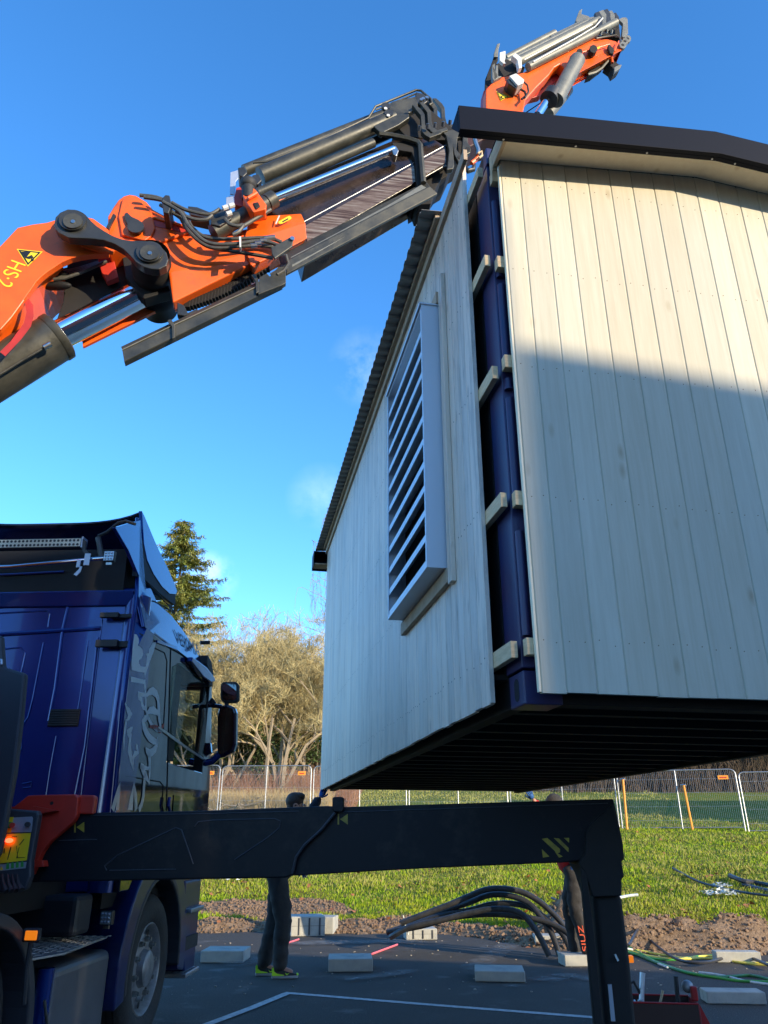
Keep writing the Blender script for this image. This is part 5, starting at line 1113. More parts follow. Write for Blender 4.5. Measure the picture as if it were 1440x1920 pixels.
# plates, valve boxes and head of the jib
slab([(909, 172), (910, 148), (924, 112), (928, 96), (934, 96), (934, 112), (926, 130), (922, 168)], .05, .02, 'side_plate', 'under', jb); slab([(926, 100), (932, 82), (938, 80), (935, 92), (934, 106), (926, 106)], .08, .02, 'side_plate', 'greysteel', jb)
slab([(923, 122), (928, 118), (928, 140), (930, 122), (934, 122), (934, 142), (941, 143), (926, 151), (923, 146)], .20, .04, 'end_lug', 'greysteel', jb, .003)
slab([(937, 98), (948, 95), (948, 108), (946, 114), (949, 119), (944, 119), (937, 113)], .22, .03, 'guard_plate', 'white_decal', jb, .003)
slab([(960, 104), (967, 99), (978, 108), (979, 126), (973, 128), (970, 112)], .28, .05, 'pipe_clamp', 'white_decal', jb, .004)
slab([(930, 120), (950, 110), (968, 118), (985, 126), (960, 140), (944, 143)], .10, .15, 'pipe_block', 'under', jb)
slab([(955, 142), (968, 137), (983, 149), (982, 155), (971, 160)], .28, .10, 'valve_box', 'white_decal', jb, .004); slab([(950, 148), (958, 146), (972, 160), (968, 166), (954, 156)], .26, .12, 'valve_block', 'black', jb)
slab([(949, 166), (953, 163), (959, 167), (957, 171)], .18, .01, 'small_plate', 'white_decal', jb, .001)
btube([(980, 152), (989, 160), (991, 172), (984, 184)], .24, .008, 'cable', 'rubber', jb, 6); btube([(974, 166), (984, 172), (986, 180), (978, 186)], .22, .010, 'cable', 'rubber', jb, 6)
for i, (u, v) in enumerate(((1118, 24), (1126, 21), (1134, 19), (1142, 22), (1150, 26))):
    slab([(u-3, v), (u+5, v-3), (u+11, v+6), (u+11, v+26), (u+4, v+34), (u+3, v+12)], .20-.03*i, .03, 'head_bracket', ('black', 'greysteel')[i % 2], jb, .003)
slab([(1115, 30), (1150, 22), (1160, 40), (1164, 70), (1120, 68), (1130, 50)], .08, .20, 'head_block', 'under', jb)
for i in range(3): slab([(1160+i*3, 36-i), (1168+i*3, 32), (1173+i*2, 36), (1174+i*2, 62), (1170+i*2, 70), (1166+i*3, 68), (1168+i*2, 44)], .18-.08*i, .03, 'head_bracket', 'greysteel', jb, .003)
for (u, v) in ((1168, 84), (1172, 77), (1177, 72)): slab(circ(u, v, 6.5, 12), .20-.06*((u-1168)//4), .03, 'eye_lug', 'greysteel', jb, .002); 
for (u, v) in ((1168, 84), (1172, 77), (1177, 72)): tb(MB().disc(BP(u, v, .201-.06*((u-1168)//4)), nb_, .014, .002, 12), 'hole', M['dark'], jb)
btube([(1118, 72), (1155, 66), (1162, 70), (1164, 82)], .19, .008, 'hose', 'hose', jb, 6)
for u, v in ((1126, 66), (1137, 62), (1146, 63)): tb(MB().disc(BP(u, v, .2), nb_+Vector((0, 0, 1)), .013, .03, 8), 'bolt', M['steel'], jb)
slab([(1079, 38), (1086, 20), (1092, 16), (1090, 26), (1104, 30), (1110, 38), (1085, 46)], -.02, .04, 'sensor_bracket', 'greysteel', jb, .003)
for (u, v, s_) in ((1087, 96, 6), (1113, 91, 8)): slab(circ(u, v, s_, 8), .23, .05, 'lug', 'under', jb)
slab([(1140, 84), (1144, 83), (1152, 92), (1151, 100), (1144, 100), (1141, 92)], .21, .03, 'lug', 'under', jb)
slab([(1101, 142), (1105, 130), (1125, 116), (1136, 112), (1130, 124), (1112, 138)], .10, .08, 'winch', 'under', jb); btube([(1102, 140), (1116, 136), (1128, 128), (1138, 116), (1165, 94)], .12, .014, 'winch_rail', 'olive', jb, 6)
btube([(985, 212), (1018, 190)], .1, .005, 'wire_rope', 'navy', jb, 5); btube([(1020, 172), (1040, 166), (1072, 157), (1102, 141)], .1, .005, 'wire_rope', 'navy', jb, 5)
btube([(1118, 132), (1121, 140), (1127, 134), (1124, 129)], .12, .004, 'loose_cable', 'navy', jb, 5)
slab([(1137, 118), (1146, 104), (1152, 114), (1160, 120), (1166, 122), (1162, 128), (1152, 135), (1148, 126)], .12, .10, 'stop_bracket', 'under', jb); slab([(1152, 126), (1160, 122), (1166, 121), (1163, 127), (1152, 135)], .14, .03, 'stop_plate', 'greysteel', jb, .002); btube([(1146, 106), (1148, 118)], .14, .012, 'stay', 'orange', jb, 6)
# mast continuing from the nose behind the roof edge up to the jib
slab([(852, 240), (905, 205), (985, 210), (985, 240), (905, 262), (880, 276)], .12, .24, 'knuckle', mat('shaded_orange_steel', (.05, .012, .010), .6), jb, .01)  # dark brown colour stands for shade on the orange knuckle

# ================================================================ site fence
def place(name, label, cat, loc, rz, group=None): return root(name, loc, rz, label, cat, group)
FZ = 29.0
def make_fence(name, label, w_, h, tilt=0, sign=True, mesh_gap=.055):
    t = root(name, (0, 0, 0), 0, label, 'fence', 'site fence panels across the lawn')
    r = .021; rr = .16; P = [(-w_/2, 0, 0), (-w_/2, 0, h-rr)]+[(-w_/2+rr-rr*cos(RAD(a)), 0, h-rr+rr*sin(RAD(a))) for a in (22, 45, 67, 90)]+[(w_/2-rr+rr*sin(RAD(a)), 0, h-rr+rr*cos(RAD(a))) for a in (0, 22, 45, 67, 90)]+[(w_/2, 0, 0)]
    MB().tube(P, r, 8).build('frame', M['zinc'], t, local=True); MB().tube([(0, 0, 0), (0, 0, h)], r, 8).build('mid_post', M['zinc'], t, local=True)
    MB().tube([(-w_/2, 0, .12), (w_/2, 0, .12)], r*.8, 6).build('bottom_rail', M['zinc'], t, local=True)
    mb = MB(); x = -w_/2+.05
    while x < w_/2-.02: mb.bb((x-.0022, -.004, .1), (x+.0022, .004, h-.03)); x += mesh_gap
    for z in (.35, .8, 1.25, 1.7): mb.bb((-w_/2, .005, z-.003), (w_/2, .009, z+.003))
    o = mb.build('wire_mesh', M['zinc'], t, local=True)
    if sign: MB().bb((w_/2-.52, -.02, h-.33), (w_/2-.22, -.010, h-.20)).build('sign', M['fence_orange'], t, local=True); MB().bb((w_/2-.47, -.024, h-.29), (w_/2-.27, -.0205, h-.25)).build('sign_print', M['orange_dull'], t, local=True)
    return t
def ctree(o, parent=None):
    c = o.copy(); COL.objects.link(c); c.parent = parent
    if o.name in ROOTM: ROOTM[c.name] = ROOTM[o.name]
    for ch in list(o.children): ctree(ch, c)
    return c
def fpt(u, Y): d = pixdir(u, 1540); return d.x/d.y*Y
js = [(228, 30.2), (408, 29.9), (583, 29.7), (765, 29.5), (957, 29.3), (1163, 28.4), (1398, 27.4), (1640, 26.6)]
labs = ['fence panel mostly hidden behind the truck cab', 'wire fence panel right of the truck mirror, orange sign at its top corner', 'wire fence panel right behind the first worker\'s raised arm', 'wire fence panel seen under the middle of the cabin', 'wire fence panel behind the worker in the dark hat', 'wire fence panel right of the support leg, between two orange braces', 'cut off fence panel at the right edge of the picture']
f0 = None
for i in range(7):
    (ua, ya), (ub, yb) = js[i], js[i+1]; A_ = Vector((fpt(ua, ya), ya, 0)); B_ = Vector((fpt(ub, yb), yb, 0)); c = (A_+B_)/2; wd = (B_-A_).length-.10
    if f0 is None: f0 = make_fence('site_fence', labs[0], 3.5, 2.0); t = f0
    else: t = ctree(f0); t['label'] = labs[i]
    zc = lawnz(c.x, c.y); t.location = (c.x, c.y, zc-.02 if i < 5 else zc-.05); t.rotation_euler = (RAD(-4) if i >= 5 else 0, RAD(0), math.atan2(B_.y-A_.y, B_.x-A_.x)); t.scale = (wd/3.5, 1, 1 if i < 5 else .98)
def brace(u0, v0, u1, v1, Y, label):
    p = hit(u0, v0, (0, Y, 0), (0, 1, 0)); q = hit(u1, v1, (0, Y-.5, 0), (0, 1, 0)); q.z = lawnz(q.x, q.y)-.05
    t = root('fence_brace', (q.x, q.y, q.z), 0, label, 'brace', 'orange fence braces')
    MB().tube([p, q], .038, 8).build('tube', M['fence_orange'], t); MB().tube([p+Vector((-.06, .1, .02)), p+Vector((.06, -.02, .02))], .03, 8).build('clamp', M['zinc'], t)
brace(1168, 1462, 1176, 1556, 28.3, 'orange diagonal brace leaning on the fence just right of the support leg')
brace(1282, 1473, 1299, 1557, 27.8, 'orange diagonal brace leaning on the fence, the one further right')

# ================================================================ trees
def tree_mesh(seed, h, spread, levels=5, r0=.13, up=.35, tips=None, split=(3, 4), thin=.0075, stems=4, jit=.42):
    rnd = random.Random(seed); tr_, cr = MB(), MB()
    def grow(p, d, ln, r, lv):
        n = 3 if lv >= levels-1 else 4; pts = [p]; rs = [r]; q = p.copy(); dd = d.copy()
        for i in range(n):
            dd = (dd+Vector((rnd.gauss(0, .24), rnd.gauss(0, .24), rnd.gauss(.03, .16)))).normalized(); q = q+dd*ln/n; pts.append(q.copy()); rs.append(max(thin, r*(1-.45*(i+1)/n)))
        (tr_ if lv <= 1 else cr).tube(pts, rs, 5 if lv <= 1 else 3, cap=False)
        if lv >= levels: return
        k = rnd.randint(*split) + (2 if lv >= levels-2 else 0)
        for i in range(k):
            t = rnd.uniform(.30, 1.0); j = min(n-1, int(t*n)); b = pts[j].lerp(pts[j+1], t*n-j)
            side = Vector((rnd.gauss(0, 1), rnd.gauss(0, 1), rnd.gauss(.1, .5))).normalized()
            nd = (dd*(1-jit)+side*spread+Vector((0, 0, up*.5))).normalized(); grow(b, nd, ln*rnd.uniform(.52, .78), max(thin, r*rnd.uniform(.38, .55)), lv+1)
    for s_ in range(stems):
        a = rnd.uniform(0, 6.3); d = Vector((cos(a)*.22, sin(a)*.22, 1)).normalized() if stems > 1 else Vector((0, 0, 1)); grow(Vector((cos(a)*.15, sin(a)*.15, -.1)), d, h*.42, r0*rnd.uniform(.7, 1.1), 0)
    return tr_, cr
def make_tree(name, seed, label, group, mt, mc, **k):
    t = root(name, (0, 0, 0), 0, label, 'tree', group); a, b = tree_mesh(seed, **k)
    a.build('trunk', mt, t, local=True, recalc=False); b.build('crown', mc, t, local=True, recalc=False); return t
bt = [make_tree('bare_tree', 11+i, '', 'bare trees beyond the fence', M['bark'], M['twig'], h=9.8, spread=.66, levels=6, r0=.13, thin=.0075, stems=(4, 3, 5)[i], split=(2, 4)) for i in range(3)]
def at(u, Y): d = pixdir(u, 1500); return d.x/d.y*Y
spots = [(412, 36.5, 0, .98, 0, 'pale bare tree growing just right of the truck mirror'), (470, 38, 1, 1.0, 1.2, 'forked bare tree with pale trunks behind the fence panel joint'), (520, 36, 2, 1.0, 2.6, 'many stemmed bare tree left of the cabin, its trunks leaning'),
         (565, 39, 0, .92, 4.0, 'bare tree close to the left edge of the cabin'), (372, 41, 1, 1.02, 5.1, 'tall bare tree rising just above the truck visor'), (445, 44, 2, 1.12, 0.7, 'bare tree standing furthest back in the thicket, seen against the sky'), (610, 42, 1, .9, 3.3, 'bare tree mostly hidden behind the left wall of the cabin'),
         (535, 45, 0, 1.08, 5.9, 'tall bare tree behind the leaning trunks, twigs reaching highest beside the cabin'), (350, 36, 2, .82, 1.9, 'low bare tree seen through the window of the truck'), (498, 41, 0, .95, 2.2, 'bare tree between the two clumps of trunks, grey brown twigs'), (1490, 44, 1, .5, 2.2, 'low dark leafless tree at the right edge of the lawn')]
used = [False]*3
for (u, Y, k, sc, rz_, lb) in spots:
    t = bt[k] if not used[k] else ctree(bt[k]); used[k] = True; x = at(u, Y); t.location = (x, Y, lawnz(x, Y)-.1); t.rotation_euler = (0, 0, rz_); t.scale = (sc*.95, sc*.95, sc); t['label'] = lb
# spruces
def spruce(name, seed, h, rad, label, mn, nl=46, group=None, sparse=1.0):
    rnd = random.Random(seed); t = root(name, (0, 0, 0), 0, label, 'tree', group)
    MB().tube([(0, 0, 0), (.05, 0, h*.5), (0, .03, h*.97)], [.26, .14, .02], 8).build('trunk', M['bark'], t, local=True)
    V = []; Fc = []; bm_ = MB()
    for i in range(nl):
        z = h*(.12+.87*(i/nl)**.9); rr = rad*(1-(z/h))**.75*rnd.uniform(.65, 1.12)+.12
        for j in range(rnd.randint(5, 7)):
            a = rnd.uniform(0, 2*pi); L_ = rr*rnd.uniform(.65, 1.15); n = max(3, int(L_/.16)); p = Vector((0, 0, z)); pts = [p]
            for q in range(n):
                f = (q+1)/n; p = Vector((cos(a)*L_*f, sin(a)*L_*f, z-.42*L_*f+.34*L_*f*f+rnd.uniform(-.03, .03))); pts.append(p)
                if f < .12: continue
                for s_ in range(int(15*sparse)):
                    ca = a+rnd.uniform(-1.5, 1.5); l_ = rnd.uniform(.12, .34)*(1.15-f*.4); o_ = Vector((rnd.gauss(0, .09), rnd.gauss(0, .09), rnd.gauss(0, .05)))
                    e = p+o_+Vector((cos(ca)*l_, sin(ca)*l_, rnd.uniform(-.22, .03))); wv = Vector((-sin(ca), cos(ca), rnd.uniform(-.6, .6)))*.028; b = len(V)
                    V += [p+o_-wv, p+o_+wv, e+wv*.3, e-wv*.3]; Fc.append((b, b+1, b+2, b+3))
            bm_.tube(pts, [.02]*len(pts), 3, cap=False)
    bm_.build('branches', M['bark'], t, local=True, recalc=False)
    me = bpy.data.meshes.new('crown'); me.from_pydata([tuple(v) for v in V], [], Fc); me.materials.append(mn); me.update(); o = bpy.data.objects.new('crown', me); COL.objects.link(o); o.parent = t; ROOTM[o.name] = ROOTM[t.name]
    return t
t = spruce('spruce_tree', 3, 16.6, 6.6, 'tall spruce with sunlit green needles rising behind the truck roof', M['needles'], 62); x = at(290, 45); t.location = (x, 45, lawnz(x, 45)-.2)
t2 = spruce('spruce_tree', 9, 15.0, 3.0, 'dark spruce showing a few branch tips at the left edge of the cabin', M['dneedles'], 36, sparse=.7); x = at(655, 52); t2.location = (x, 52, 4)
# birch with hanging twigs by the left edge of the cabin
rnd = random.Random(4); t = root('birch_tree', (0, 0, 0), 0, 'slender bare birch with hanging twigs touching the left edge of the cabin', 'tree')
MB().tube([(0, 0, 0), (.2, 0, 6), (.1, 0, 12), (0, 0, 17)], [.2, .15, .08, .02], 8).build('trunk', M['birch'], t, local=True); mb = MB()
for i in range(70):
    z = rnd.uniform(6, 16.5); a = rnd.uniform(0, 6.3); L_ = (17.5-z)*.16+1.0*rnd.random()+.6; q = Vector((cos(a)*L_, sin(a)*L_, z+L_*.8)); mb.tube([(0.1, 0, z), (cos(a)*L_*.5, sin(a)*L_*.5, z+L_*.6), q], [.03, .02, .012], 3, cap=False)
    for k in range(11):
        f = rnd.uniform(.3, 1); p = Vector((cos(a)*L_*f, sin(a)*L_*f, z+L_*.8*f)); b = rnd.uniform(0, 6.3); d = rnd.uniform(.2, .6); g = rnd.uniform(.6, 2.0)
        mb.tube([p, p+Vector((cos(b)*d*.7, sin(b)*d*.7, -.1)), p+Vector((cos(b)*d, sin(b)*d, -g*.5)), p+Vector((cos(b)*d*1.05, sin(b)*d*1.05, -g))], [.011, .009, .008, .006], 3, cap=False)
mb.build('crown', M['birch'], t, local=True, recalc=False); x = at(640, 46); t.location = (x, 46, 3.8)
# evergreen shrubs in the thicket
def shrub(seed, w_, h, label, m, n=2600, leaf=.10):
    rnd = random.Random(seed); V = []; Fc = []; t = root('evergreen_shrub', (0, 0, 0), 0, label, 'shrub', 'evergreen shrubs in the thicket'); cl = [(Vector((rnd.gauss(0, w_*.38), rnd.gauss(0, w_*.3), rnd.uniform(.1, 1)**.8*h)), rnd.uniform(.25, .6)) for _ in range(34)]
    for i in range(n):
        c, r = rnd.choice(cl); p = c+Vector((rnd.gauss(0, r*.6), rnd.gauss(0, r*.6), rnd.gauss(0, r*.5)))
        if p.z < 0: continue
        a = Vector((rnd.gauss(0, 1), rnd.gauss(0, 1), rnd.gauss(0, .7))).normalized()*leaf; b = a.cross(Vector((rnd.gauss(0, 1), rnd.gauss(0, 1), 1))).normalized()*leaf*.45; k = len(V)
        V += [p-a, p-b, p+a, p+b]; Fc.append((k, k+1, k+2, k+3))
    me = bpy.data.meshes.new('crown'); me.from_pydata([tuple(v) for v in V], [], Fc); me.materials.append(m); me.update(); o = bpy.data.objects.new('crown', me); COL.objects.link(o); o.parent = t
    mb = MB()
    for c, r in cl[:14]: mb.tube([(0, 0, -.1), (c.x*.4, c.y*.4, c.z*.5), c], [.04, .025, .01], 4, cap=False)
    mb.build('stems', M['bark'], t, local=True, recalc=False); return t
for (u, Y, s_, w_, h, lb, m) in ((462, 37.5, 1, 2.3, 3.4, 'green bushy shrub at the foot of the bare trees right of the mirror', 'evergreen'), (592, 40, 2, 2.0, 5.2, 'green grey shrub beside the left edge of the cabin', 'evergreen'), (425, 43, 3, 3.0, 5.5, 'dark evergreen growing deep inside the thicket', 'dneedles'), (520, 46, 4, 3.5, 4.5, 'broad dark evergreen far behind the leaning trunks', 'dneedles'), (360, 39, 5, 2.5, 4.2, 'evergreen shrub seen through the truck window', 'evergreen')):
    t = shrub(s_, w_, h, lb, M[m], n=4200); x = at(u, Y); t.location = (x, Y, lawnz(x, Y)-.1)
# undergrowth, dry grass, fallen branches, dark thicket
def twigs(name, m, n, area, hgt, r, label, seed, cat='undergrowth', lean=.6):
    rnd = random.Random(seed); mb = MB()
    for i in range(n):
        x = rnd.uniform(area[0], area[1]); y = rnd.uniform(area[2], area[3]); z = lawnz(x, y)-.05; h = hgt*rnd.uniform(.35, 1.1); a, b = rnd.uniform(-lean, lean)*h, rnd.uniform(-lean, lean)*h
        mb.tube([(x, y, z), (x+a*.35, y+b*.35, z+h*.6), (x+a, y+b, z+h)], [r, r*.8, r*.4], 3, cap=False)
    return tag(mb.build(name, m, recalc=False), label, cat, kind='stuff')
twigs('undergrowth', M['redbrush'], 6500, (-13, -1.2, 34, 42), 1.5, .010, 'red brown brush growing thickly under the bare trees', 21)
twigs('dry_grass', M['drygrass'], 24000, (-14, -2.2, 31.4, 36), .85, .010, 'tall dry yellow grass at the foot of the thicket', 22, 'grass', .35)
twigs('undergrowth', M['darkbrush'], 12000, (6, 34, 43, 52), 3.4, .018, 'dark leafless thicket beyond the lawn at the right', 24)
twigs('undergrowth', M['darkbrush'], 9000, (-30, 6, 52, 62), 4.6, .03, 'dark brown far woodland edge seen between the trees', 25)
rnd = random.Random(6); mb = MB()
for i in range(26):
    x = rnd.uniform(-8.5, -4.6); y = rnd.uniform(30.8, 32.4); z = lawnz(x, y); a = rnd.uniform(0, 6.3); L_ = rnd.uniform(.6, 1.9)
    mb.tube([(x, y, z+rnd.uniform(.1, .5)), (x+cos(a)*L_*.5, y+sin(a)*L_*.2, z+.3+rnd.uniform(0, .3)), (x+cos(a)*L_, y+sin(a)*L_*.3, z+rnd.uniform(.1, .9))], [.04, .03, .012], 4, cap=False)
tag(mb.build('fallen_branches', M['bark'], recalc=False), 'tangle of pale fallen branches lying at the foot of the leaning trunks', 'branches', kind='stuff')

# ================================================================ concrete blocks
def block(u, v, wd, dp, h, rz_, label, ribs=0, clr='concrete'):
    p = gp(u, v); t = root('concrete_block', (p.x, p.y, 0), rz_, label, 'concrete block', 'concrete blocks set out on the asphalt')
    b = MB().bb((-wd/2, 0, .003), (wd/2, dp, h)).build('block', M[clr], t, local=True, bevel=.010, seg=2)
    if ribs:
        for k in range(ribs):
            x = -wd/2+wd*(k+.75)/(ribs+.25)
            MB().tube([(x, -.002, .02), (x, -.002, h-.02)], .012, 8).build('groove', M['fender'], b, local=True)
        MB().bb((-wd/2+.01, -.0015, h*.52), (wd/2-.01, .0, h*.535)).build('joint', M['fender'], b, local=True)
    return t
block(415, 1806, .52, .45, .13, RAD(-2), 'grey concrete block in the shade next to the truck step')
block(577, 1756, .52, .48, .27, RAD(10), 'tall sunlit concrete block with grooved front behind the first worker', 3)
block(609, 1752, .26, .40, .24, RAD(-8), 'narrow sunlit concrete block right behind the tall grooved one')
block(657, 1823, .50, .46, .13, RAD(3), 'grey concrete block alone in the shade on a dusty patch')
block(791, 1763, .46, .35, .15, RAD(6), 'sunlit grooved concrete block under the ends of the black pipes', 3)
block(1040, 1776, .52, .30, .14, RAD(-3), 'sunlit grooved concrete block partly behind the arched black pipes', 3)
block(938, 1842, .52, .46, .10, RAD(-6), 'low concrete block in the shade in front of the arched pipes')
block(1387, 1806, .52, .18, .12, RAD(-5), 'sunlit concrete block furthest right near the leaves', 0)
block(1383, 1884, .52, .22, .10, RAD(-5), 'concrete block in the shade at the lower right')
block(1095, 1813, .44, .30, .12, RAD(4), 'mossy grey block under the feet of the worker behind the leg', 0, 'concrete')
# string markings
for i, (a, b, lb) in enumerate((((512, 1780), (560, 1764), 'pink marking string by the first worker\'s shins'), ((697, 1792), (745, 1774), 'pink marking string behind the block in the dusty patch'), ((1130, 1792), (1150, 1790), 'short pink string beside the support leg'))):
    tag(MB().tube([gp(*a)+Vector((0, 0, .02)), gp(*b)+Vector((0, 0, .02))], .012, 6).build('marking_string', M['string']), lb, 'string', 'pink marking strings')

# ================================================================ black pipes
def spline(P, k=6):
    n = len(P); out = []
    for j in range(n-1):
        p0, p1, p2, p3 = [P[min(max(q, 0), n-1)] for q in (j-1, j, j+1, j+2)]
        for q in range(k):
            t = q/k; out.append(.5*((2*p1)+(-p0+p2)*t+(2*p0-5*p1+4*p2-p3)*t*t+(-p0+3*p1-3*p2+p3)*t**3))
    out.append(P[-1]); return out
pb = root('pipe_bundle', gp(1060, 1800), 0, 'bundle of black plastic pipes arching above the asphalt and tied at both ends', 'pipes')
pp = [([(752, 1731), (790, 1716), (840, 1697), (880, 1680), (911, 1668), (942, 1666), (977, 1672), (1008, 1688), (1035, 1711), (1059, 1738), (1078, 1768), (1085, 1800)], 11.6, 11.0),
      ([(735, 1746), (800, 1722), (850, 1702), (880, 1692), (919, 1678), (958, 1680), (993, 1695), (1016, 1723), (1035, 1752), (1050, 1797)], 11.9, 10.9),
      ([(760, 1740), (830, 1716), (880, 1707), (919, 1696), (958, 1694), (997, 1703), (1028, 1727), (1055, 1752), (1074, 1798)], 11.8, 11.0),
      ([(725, 1748), (790, 1736), (840, 1722), (880, 1716), (919, 1714), (958, 1716), (997, 1722), (1035, 1733), (1067, 1752), (1084, 1775)], 11.7, 10.8),
      ([(733, 1757), (745, 1750), (770, 1738), (830, 1724), (880, 1712), (930, 1704), (975, 1712), (1005, 1745), (1030, 1795)], 11.5, 10.9)]
for px, ya, yb in pp:
    n = len(px); P = []
    for i, (u, v) in enumerate(px):
        Y = lerp(ya, yb, i/(n-1)); q = hit(u, v, (0, Y, 0), (0, 1, 0)); q.z = max(q.z, .035); P.append(q)
    MB().tube(spline(P), .037, 12).build('pipe', M['pipe'], pb)
for (u, v, Y) in ((757, 1731, 11.75), (1045, 1798, 10.9)):
    q = hit(u, v, (0, Y, 0), (0, 1, 0)); MB().tube([q+Vector((-.01, -.08, .10)), q+Vector((0.02, -.09, -.02)), q+Vector((.06, -.09, -.13))], .009, 6).build('tie', M['plastic_w'], pb)
def gcable(name, px, r, m, label, grp=None, zz=None, cat='cable'):
    P = []
    for i, (u, v) in enumerate(px):
        p = gp(u, v); z = (max(0, lawnz(p.x, p.y)) if p.y > edge(p.x) else 0)
        if z > .02:
            for _ in range(25):
                p = gp(u, v, z); z = .5*z+.5*max(0, lawnz(p.x, p.y))
        P.append(Vector((p.x, p.y, z+r+(zz or 0)+.004*sin(i*2))))
    return tag(MB().tube(spline(P, 5), r, 7).build(name, M[m] if isinstance(m, str) else m), label, cat, grp)
cc = lambda L_: [(1140+.2083*x, 1740+.2083*y) for x, y in L_]
G1 = 'coloured cables on the asphalt right of the support leg'
gcable('cable', cc([(120, 208), (300, 230), (450, 245), (600, 270), (700, 287), (800, 268), (900, 262), (1000, 280), (1100, 303), (1250, 325), (1500, 332)]), .014, 'cable_y', 'upper yellow cable running flat past the sunlit concrete block', G1)
gcable('cable', cc([(120, 205), (300, 250), (450, 275), (600, 290), (720, 292), (850, 282), (1000, 292), (1100, 312), (1250, 330), (1500, 348)]), .014, 'cable_y', 'lower yellow cable twisted together with a green one', G1)
gcable('cable', cc([(120, 215), (300, 262), (450, 290), (600, 295), (720, 280), (850, 262), (950, 258), (1040, 272), (1120, 300), (1250, 320), (1500, 340)]), .013, 'cable_g', 'green cable crossing over the yellow cables', G1)
gcable('cable', cc([(120, 150), (250, 230), (400, 300), (600, 380), (780, 432), (1000, 462), (1200, 490), (1500, 505)]), .015, 'cable_g', 'green cable curving down towards the lower right corner', G1)
gcable('cable', cc([(120, 190), (250, 250), (450, 330), (700, 412), (950, 455), (1100, 450), (1250, 440), (1350, 455), (1500, 490)]), .015, mat('dark_green_cable', (.03, .16, .035), .45), 'dark green cable with a slight upward bow near its end', G1)
gcable('cable', cc([(120, 135), (250, 215), (350, 275), (450, 330), (540, 372)]), .013, 'plastic_w', 'short white cable above the green cables', G1)
gcable('cable', cc([(820, 412), (950, 430), (1100, 452), (1250, 490), (1500, 530)]), .012, 'plastic_w', 'white cable emerging from under the green cables at right', G1)
gcable('cable', cc([(100, 128), (180, 122), (300, 135), (400, 180), (520, 262), (620, 318), (750, 352), (900, 355), (1000, 325), (1100, 290), (1200, 285), (1300, 312), (1500, 395)]), .018, 'pipe', 'thick black cable snaking across the coloured cables', G1, .03)
gcable('cable', [(1262, 1632), (1280, 1646), (1310, 1660), (1350, 1672), (1400, 1683), (1460, 1690)], .022, 'pipe', 'black cable lying in the grass with a torn plastic end', None, .05)
gcable('pipe', [(1370, 1652), (1395, 1662), (1420, 1668), (1470, 1676)], .045, 'pipe', 'thick black pipe lying in the grass at the right edge', None, .05, 'pipe')
gcable('pipe', [(1395, 1668), (1430, 1675), (1480, 1684)], .04, 'pipe', 'second black pipe lying in the grass just below the thick one', None, .02, 'pipe')
gcable('cable', [(1140, 1706), (1160, 1702), (1180, 1697), (1198, 1695)], .022, 'plastic_w', 'white pipe end curving out of the grass right of the support leg', None, .12)
gcable('cable', [(1035, 1698), (1048, 1704), (1062, 1708)], .018, 'pipe', 'short black cable end poking out of the soil heap', None, .10)
# plastic film scraps
def film(u, v, r, n, label, seed, zz=.05):
    rnd = random.Random(seed); z = 0
    for _ in range(30): p = gp(u, v, z); z = .5*z+.5*lawnz(p.x, p.y)
    mb = MB()
    for i in range(n):
        a = rnd.uniform(0, 6.3); d = r*rnd.random()**.6; c = Vector((p.x+cos(a)*d*1.2, p.y+sin(a)*d*1.6, z+zz+rnd.uniform(0, .09)*(1-d/r))); s_ = rnd.uniform(.02, .07)
        mb.add([c+Vector((rnd.uniform(-s_, s_), rnd.uniform(-s_, s_), rnd.uniform(-s_*.5, s_*.5))) for _ in range(4)], [(0, 1, 2), (0, 2, 3)])
    return tag(mb.build('plastic_film', M['plastic_w'], recalc=False), label, 'plastic')
film(1348, 1680, .28, 170, 'crumpled pale plastic film lying on the grass by the black cable', 1); film(1352, 1666, .16, 60, 'small heap of clear plastic just above the crumpled film', 2); film(1274, 1632, .08, 24, 'torn clear plastic wrapped on the end of the black cable', 3)
film(428, 1648, .25, 60, 'white plastic scraps in the grass just right of the truck cab', 5, .02)
for (u, v, lb, sd_) in ((1320, 1812, 'white plastic scrap between the coloured cables', 7), (1345, 1817, 'small pale plastic scrap under the black cable', 8)):
    film(u, v, .12, 16, lb, sd_, .03)
# ================================================================ red tool crate
tc0 = gp(1250, 1945); tc_ = root('tool_crate', (tc0.x, tc0.y, 0), RAD(-8), 'open red metal tool crate on the asphalt beside the support leg', 'crate')
wd, dp, hh = .52, .34, .22
for a, b, nm in (((-wd/2, 0, .02), (wd/2, .006, hh), 'front'), ((-wd/2, dp, .02), (wd/2, dp+.006, hh), 'back'), ((-wd/2-.006, 0, .02), (-wd/2-.001, dp, hh), 'side'), ((wd/2+.001, 0, .02), (wd/2+.006, dp, hh), 'side'), ((-wd/2, .008, .01), (wd/2, dp-.002, .018), 'bottom')):
    MB().bb(a, b).build(nm, mat('brown_metal_crate', (.05, .022, .016), .5) if nm in ('front', 'back') else M['red_plastic'], tc_, local=True)
MB().tube([(-wd/2, 0, hh), (wd/2, 0, hh), (wd/2, dp, hh), (-wd/2, dp, hh), (-wd/2, 0, hh)], .007, 6).build('rim', M['red_plastic'], tc_, local=True)
MB().prism([(wd/2+.01, 0, .02), (wd/2+.10, 0, .02), (wd/2+.01, 0, hh)], (0, .01, 0)).build('handle_plate', M['red_plastic'], tc_, local=True); MB().bb((wd/2-.02, .1, hh+.0), (wd/2+.03, .14, hh+.10)).build('handle_plate', M['red_plastic'], tc_, local=True, bevel=.01)
def tool(name, P, r, m, label, cat):
    ob_ = MB().tube([ROOTM[tc_.name].inverted() @ Vector(p) for p in P], r, 8).build(name, M[m]); return tag(ob_, label, cat)
